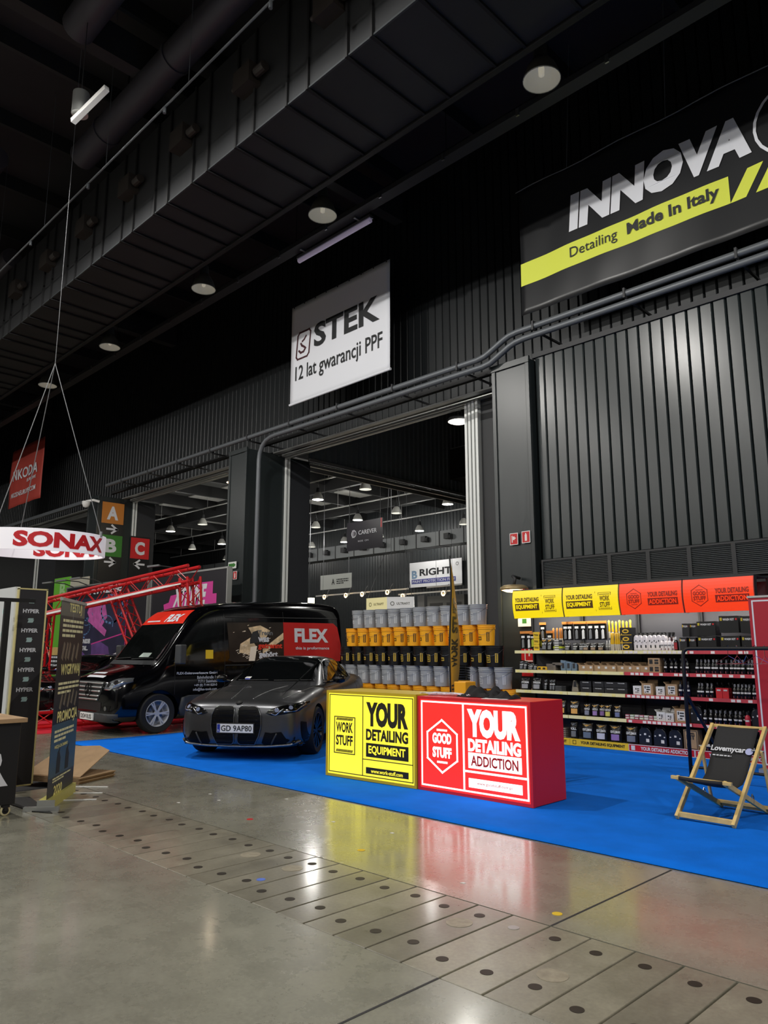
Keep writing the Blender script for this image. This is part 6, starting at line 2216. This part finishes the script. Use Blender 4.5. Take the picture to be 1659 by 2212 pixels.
    sk.line(q, ax, [(-1.4, 1.2), (-4.55, 1.2)], .012, .0, 20)
    q.build('side_seams', M_black, t)
    q = G(); sk.poly(q, ax, [(-.42, .42), (-.46, .62), (-.6, .66), (-2.9, .66), (-2.9, .3), (-.46, .3)], .012, .12)
    sk.poly(q, ax, [(-3.8, .3), (-3.8, .66), (-4.5, .66), (-4.5, .3)], .012, .12)
    q.build('sill_cladding', mat('van_plastic', (54, 56, 58), .6), t, smooth=True, solid=.02)
    q = G(); sk.line(q, ax, [(-1.14, 1.1), (-1.28, 1.1)], .014, .02, 4)
    q.build('door_handle', M_blackg, t, smooth=True)
    s_ = 1 if ax == 'l' else -1
    q = G().box(-.07, -.09, -.18, .07, .11, .18)
    q.xf(Matrix.Translation((-.28, s_ * 1.2, 1.42)))
    q.bar((-.34, s_ * .98, 1.3), (-.28, s_ * 1.16, 1.32), .05)
    q.build('mirror', mat('mirror_shell', (60, 62, 64), .45), t, bevel=.03)
q = G(); sk.poly(q, 'l', [(-.95, 1.33), (-1.12, 1.33), (-1.12, 1.5), (-.95, 1.5)], .009, .1)
q.build('yellow_sticker', M_yellow, t)
q = G(); sk.poly(q, 'f', [(.2, 1.36), (.56, 1.36), (.56, 1.44), (.24, 1.44)], .010, .08)
q.build('dash_paper', mat('paper_green', (176, 190, 182), .6), t)
# front face
Gp = [(-.54, .93), (.54, .93), (.50, .76), (.40, .60), (-.40, .60), (-.50, .76)]
q = G(); sk.poly(q, 'f', Gp, .006, .06)
gr = q.build('grille', M_black, t, smooth=True)
q = G()
for z, wd in ((.9, .52), (.83, .5), (.76, .46), (.68, .42), (.615, .38)):
    sk.line(q, 'f', [(-wd, z), (wd, z)], .017, .016, 16)
q.build('grille_bar', M_alu, gr, smooth=True)
p, n = sk.hit('f', 0, .78)
fr = F((p.x + .03, 0, .78), Y, Z)
q = G()
for i in range(28):
    a0, a1 = 2 * PI * i / 28, 2 * PI * (i + 1) / 28
    q.bar(fr(.12 * math.cos(a0), .12 * math.sin(a0)), fr(.12 * math.cos(a1), .12 * math.sin(a1)), .018)
for a in (90, 210, 330):
    q.poly([(.115 * math.cos(R(a)), .115 * math.sin(R(a))), (.022 * math.cos(R(a + 60)), .022 * math.sin(R(a + 60))), (0, 0), (.022 * math.cos(R(a - 60)), .022 * math.sin(R(a - 60)))], fr, -.01, .012)
q.build('star_badge', mat('badge_silver', (214, 216, 220), .3, .3), gr)
for s_ in (-1, 1):
    H_ = [(.60, .80), (.62, .88), (.80, .985), (.935, 1.0), (.96, .93), (.90, .84), (.78, .785)]
    q = G(); sk.poly(q, 'f', [(s_ * a, b) for a, b in H_], .006, .04)
    hl = q.build('headlight', mat('headlamp_glass', (120, 124, 128), .1, .6), t, smooth=True, solid=.01)
    q = G()
    for a, b in ((.72, .88), (.84, .92)):
        p, n = sk.hit('f', s_ * a, b); q.cyl(p, p + n * .014, .045, n=16)
    q.build('projector', M_blackg, hl, smooth=True, auto=40)
    q = G(); sk.line(q, 'f', [(s_ * .62, .80), (s_ * .78, .80), (s_ * .93, .93)], .012, .012, 6)
    q.build('light_blade', M_chrome, hl, smooth=True)
    q = G(); sk.poly(q, 'f', [(s_ * .58, .42), (s_ * .80, .42), (s_ * .84, .52), (s_ * .60, .52)], .006, .05)
    fg = q.build('fog_light', M_blackg, t, smooth=True)
    p, n = sk.hit('f', s_ * .7, .47)
    G().cyl(p, p + n * .016, .04, n=14).build('lens', M_chrome, fg, smooth=True, auto=40)
q = G(); sk.poly(q, 'f', [(-.52, .57), (.52, .57), (.52, .42), (-.52, .42)], .005, .06)
q.build('lower_intake', M_black, t, smooth=True)
q = G(); sk.poly(q, 'f', [(-.9, .24), (.9, .24), (.93, .38), (-.93, .38)], .01, .08)
q.build('bumper_strip', mat('van_plastic', (0, 0, 0)), t, smooth=True, solid=.02)
p, n = sk.hit('f', .1, .31)
fr = F((p.x + .045, -.22, .25), Y, Z)
pl_ = G().rect(fr, 0, 0, .52, .12, -.02, .006).build('number_plate', M_white, t)
G().text(fr, 'DGW RUSS', .04, .022, .48, .1, .009, .012).build('characters', M_ink, pl_)
q = G()
for i in range(2): sk.poly(q, 't', [(.78 - .12 * i, -.35), (.78 - .12 * i, .35 - .2 * i), (.72 - .12 * i, .35 - .2 * i), (.72 - .12 * i, -.35)], .006, .08)
q.build('bonnet_print', M_bw, t)
q = G(); sk.poly(q, 'f', [(-.9, 1.225), (.9, 1.225), (.88, 1.3), (-.88, 1.3)], .006, .08)
cw = q.build('cowl', mat('van_plastic', (0, 0, 0)), t, smooth=True)
q = G(); sk.line(q, 'f', [(-.7, 1.31), (-.05, 1.34)], .012, .02, 10); sk.line(q, 'f', [(.05, 1.31), (.75, 1.34)], .012, .02, 10)
q.build('wiper', M_black, t)
for x in (0, -3.35):
    for s_ in (-1, 1): wheel(t, x, s_ * .88, .355, .355, .23, .235, s_, 6, mat('van_rim', (196, 198, 202), .35, .3))
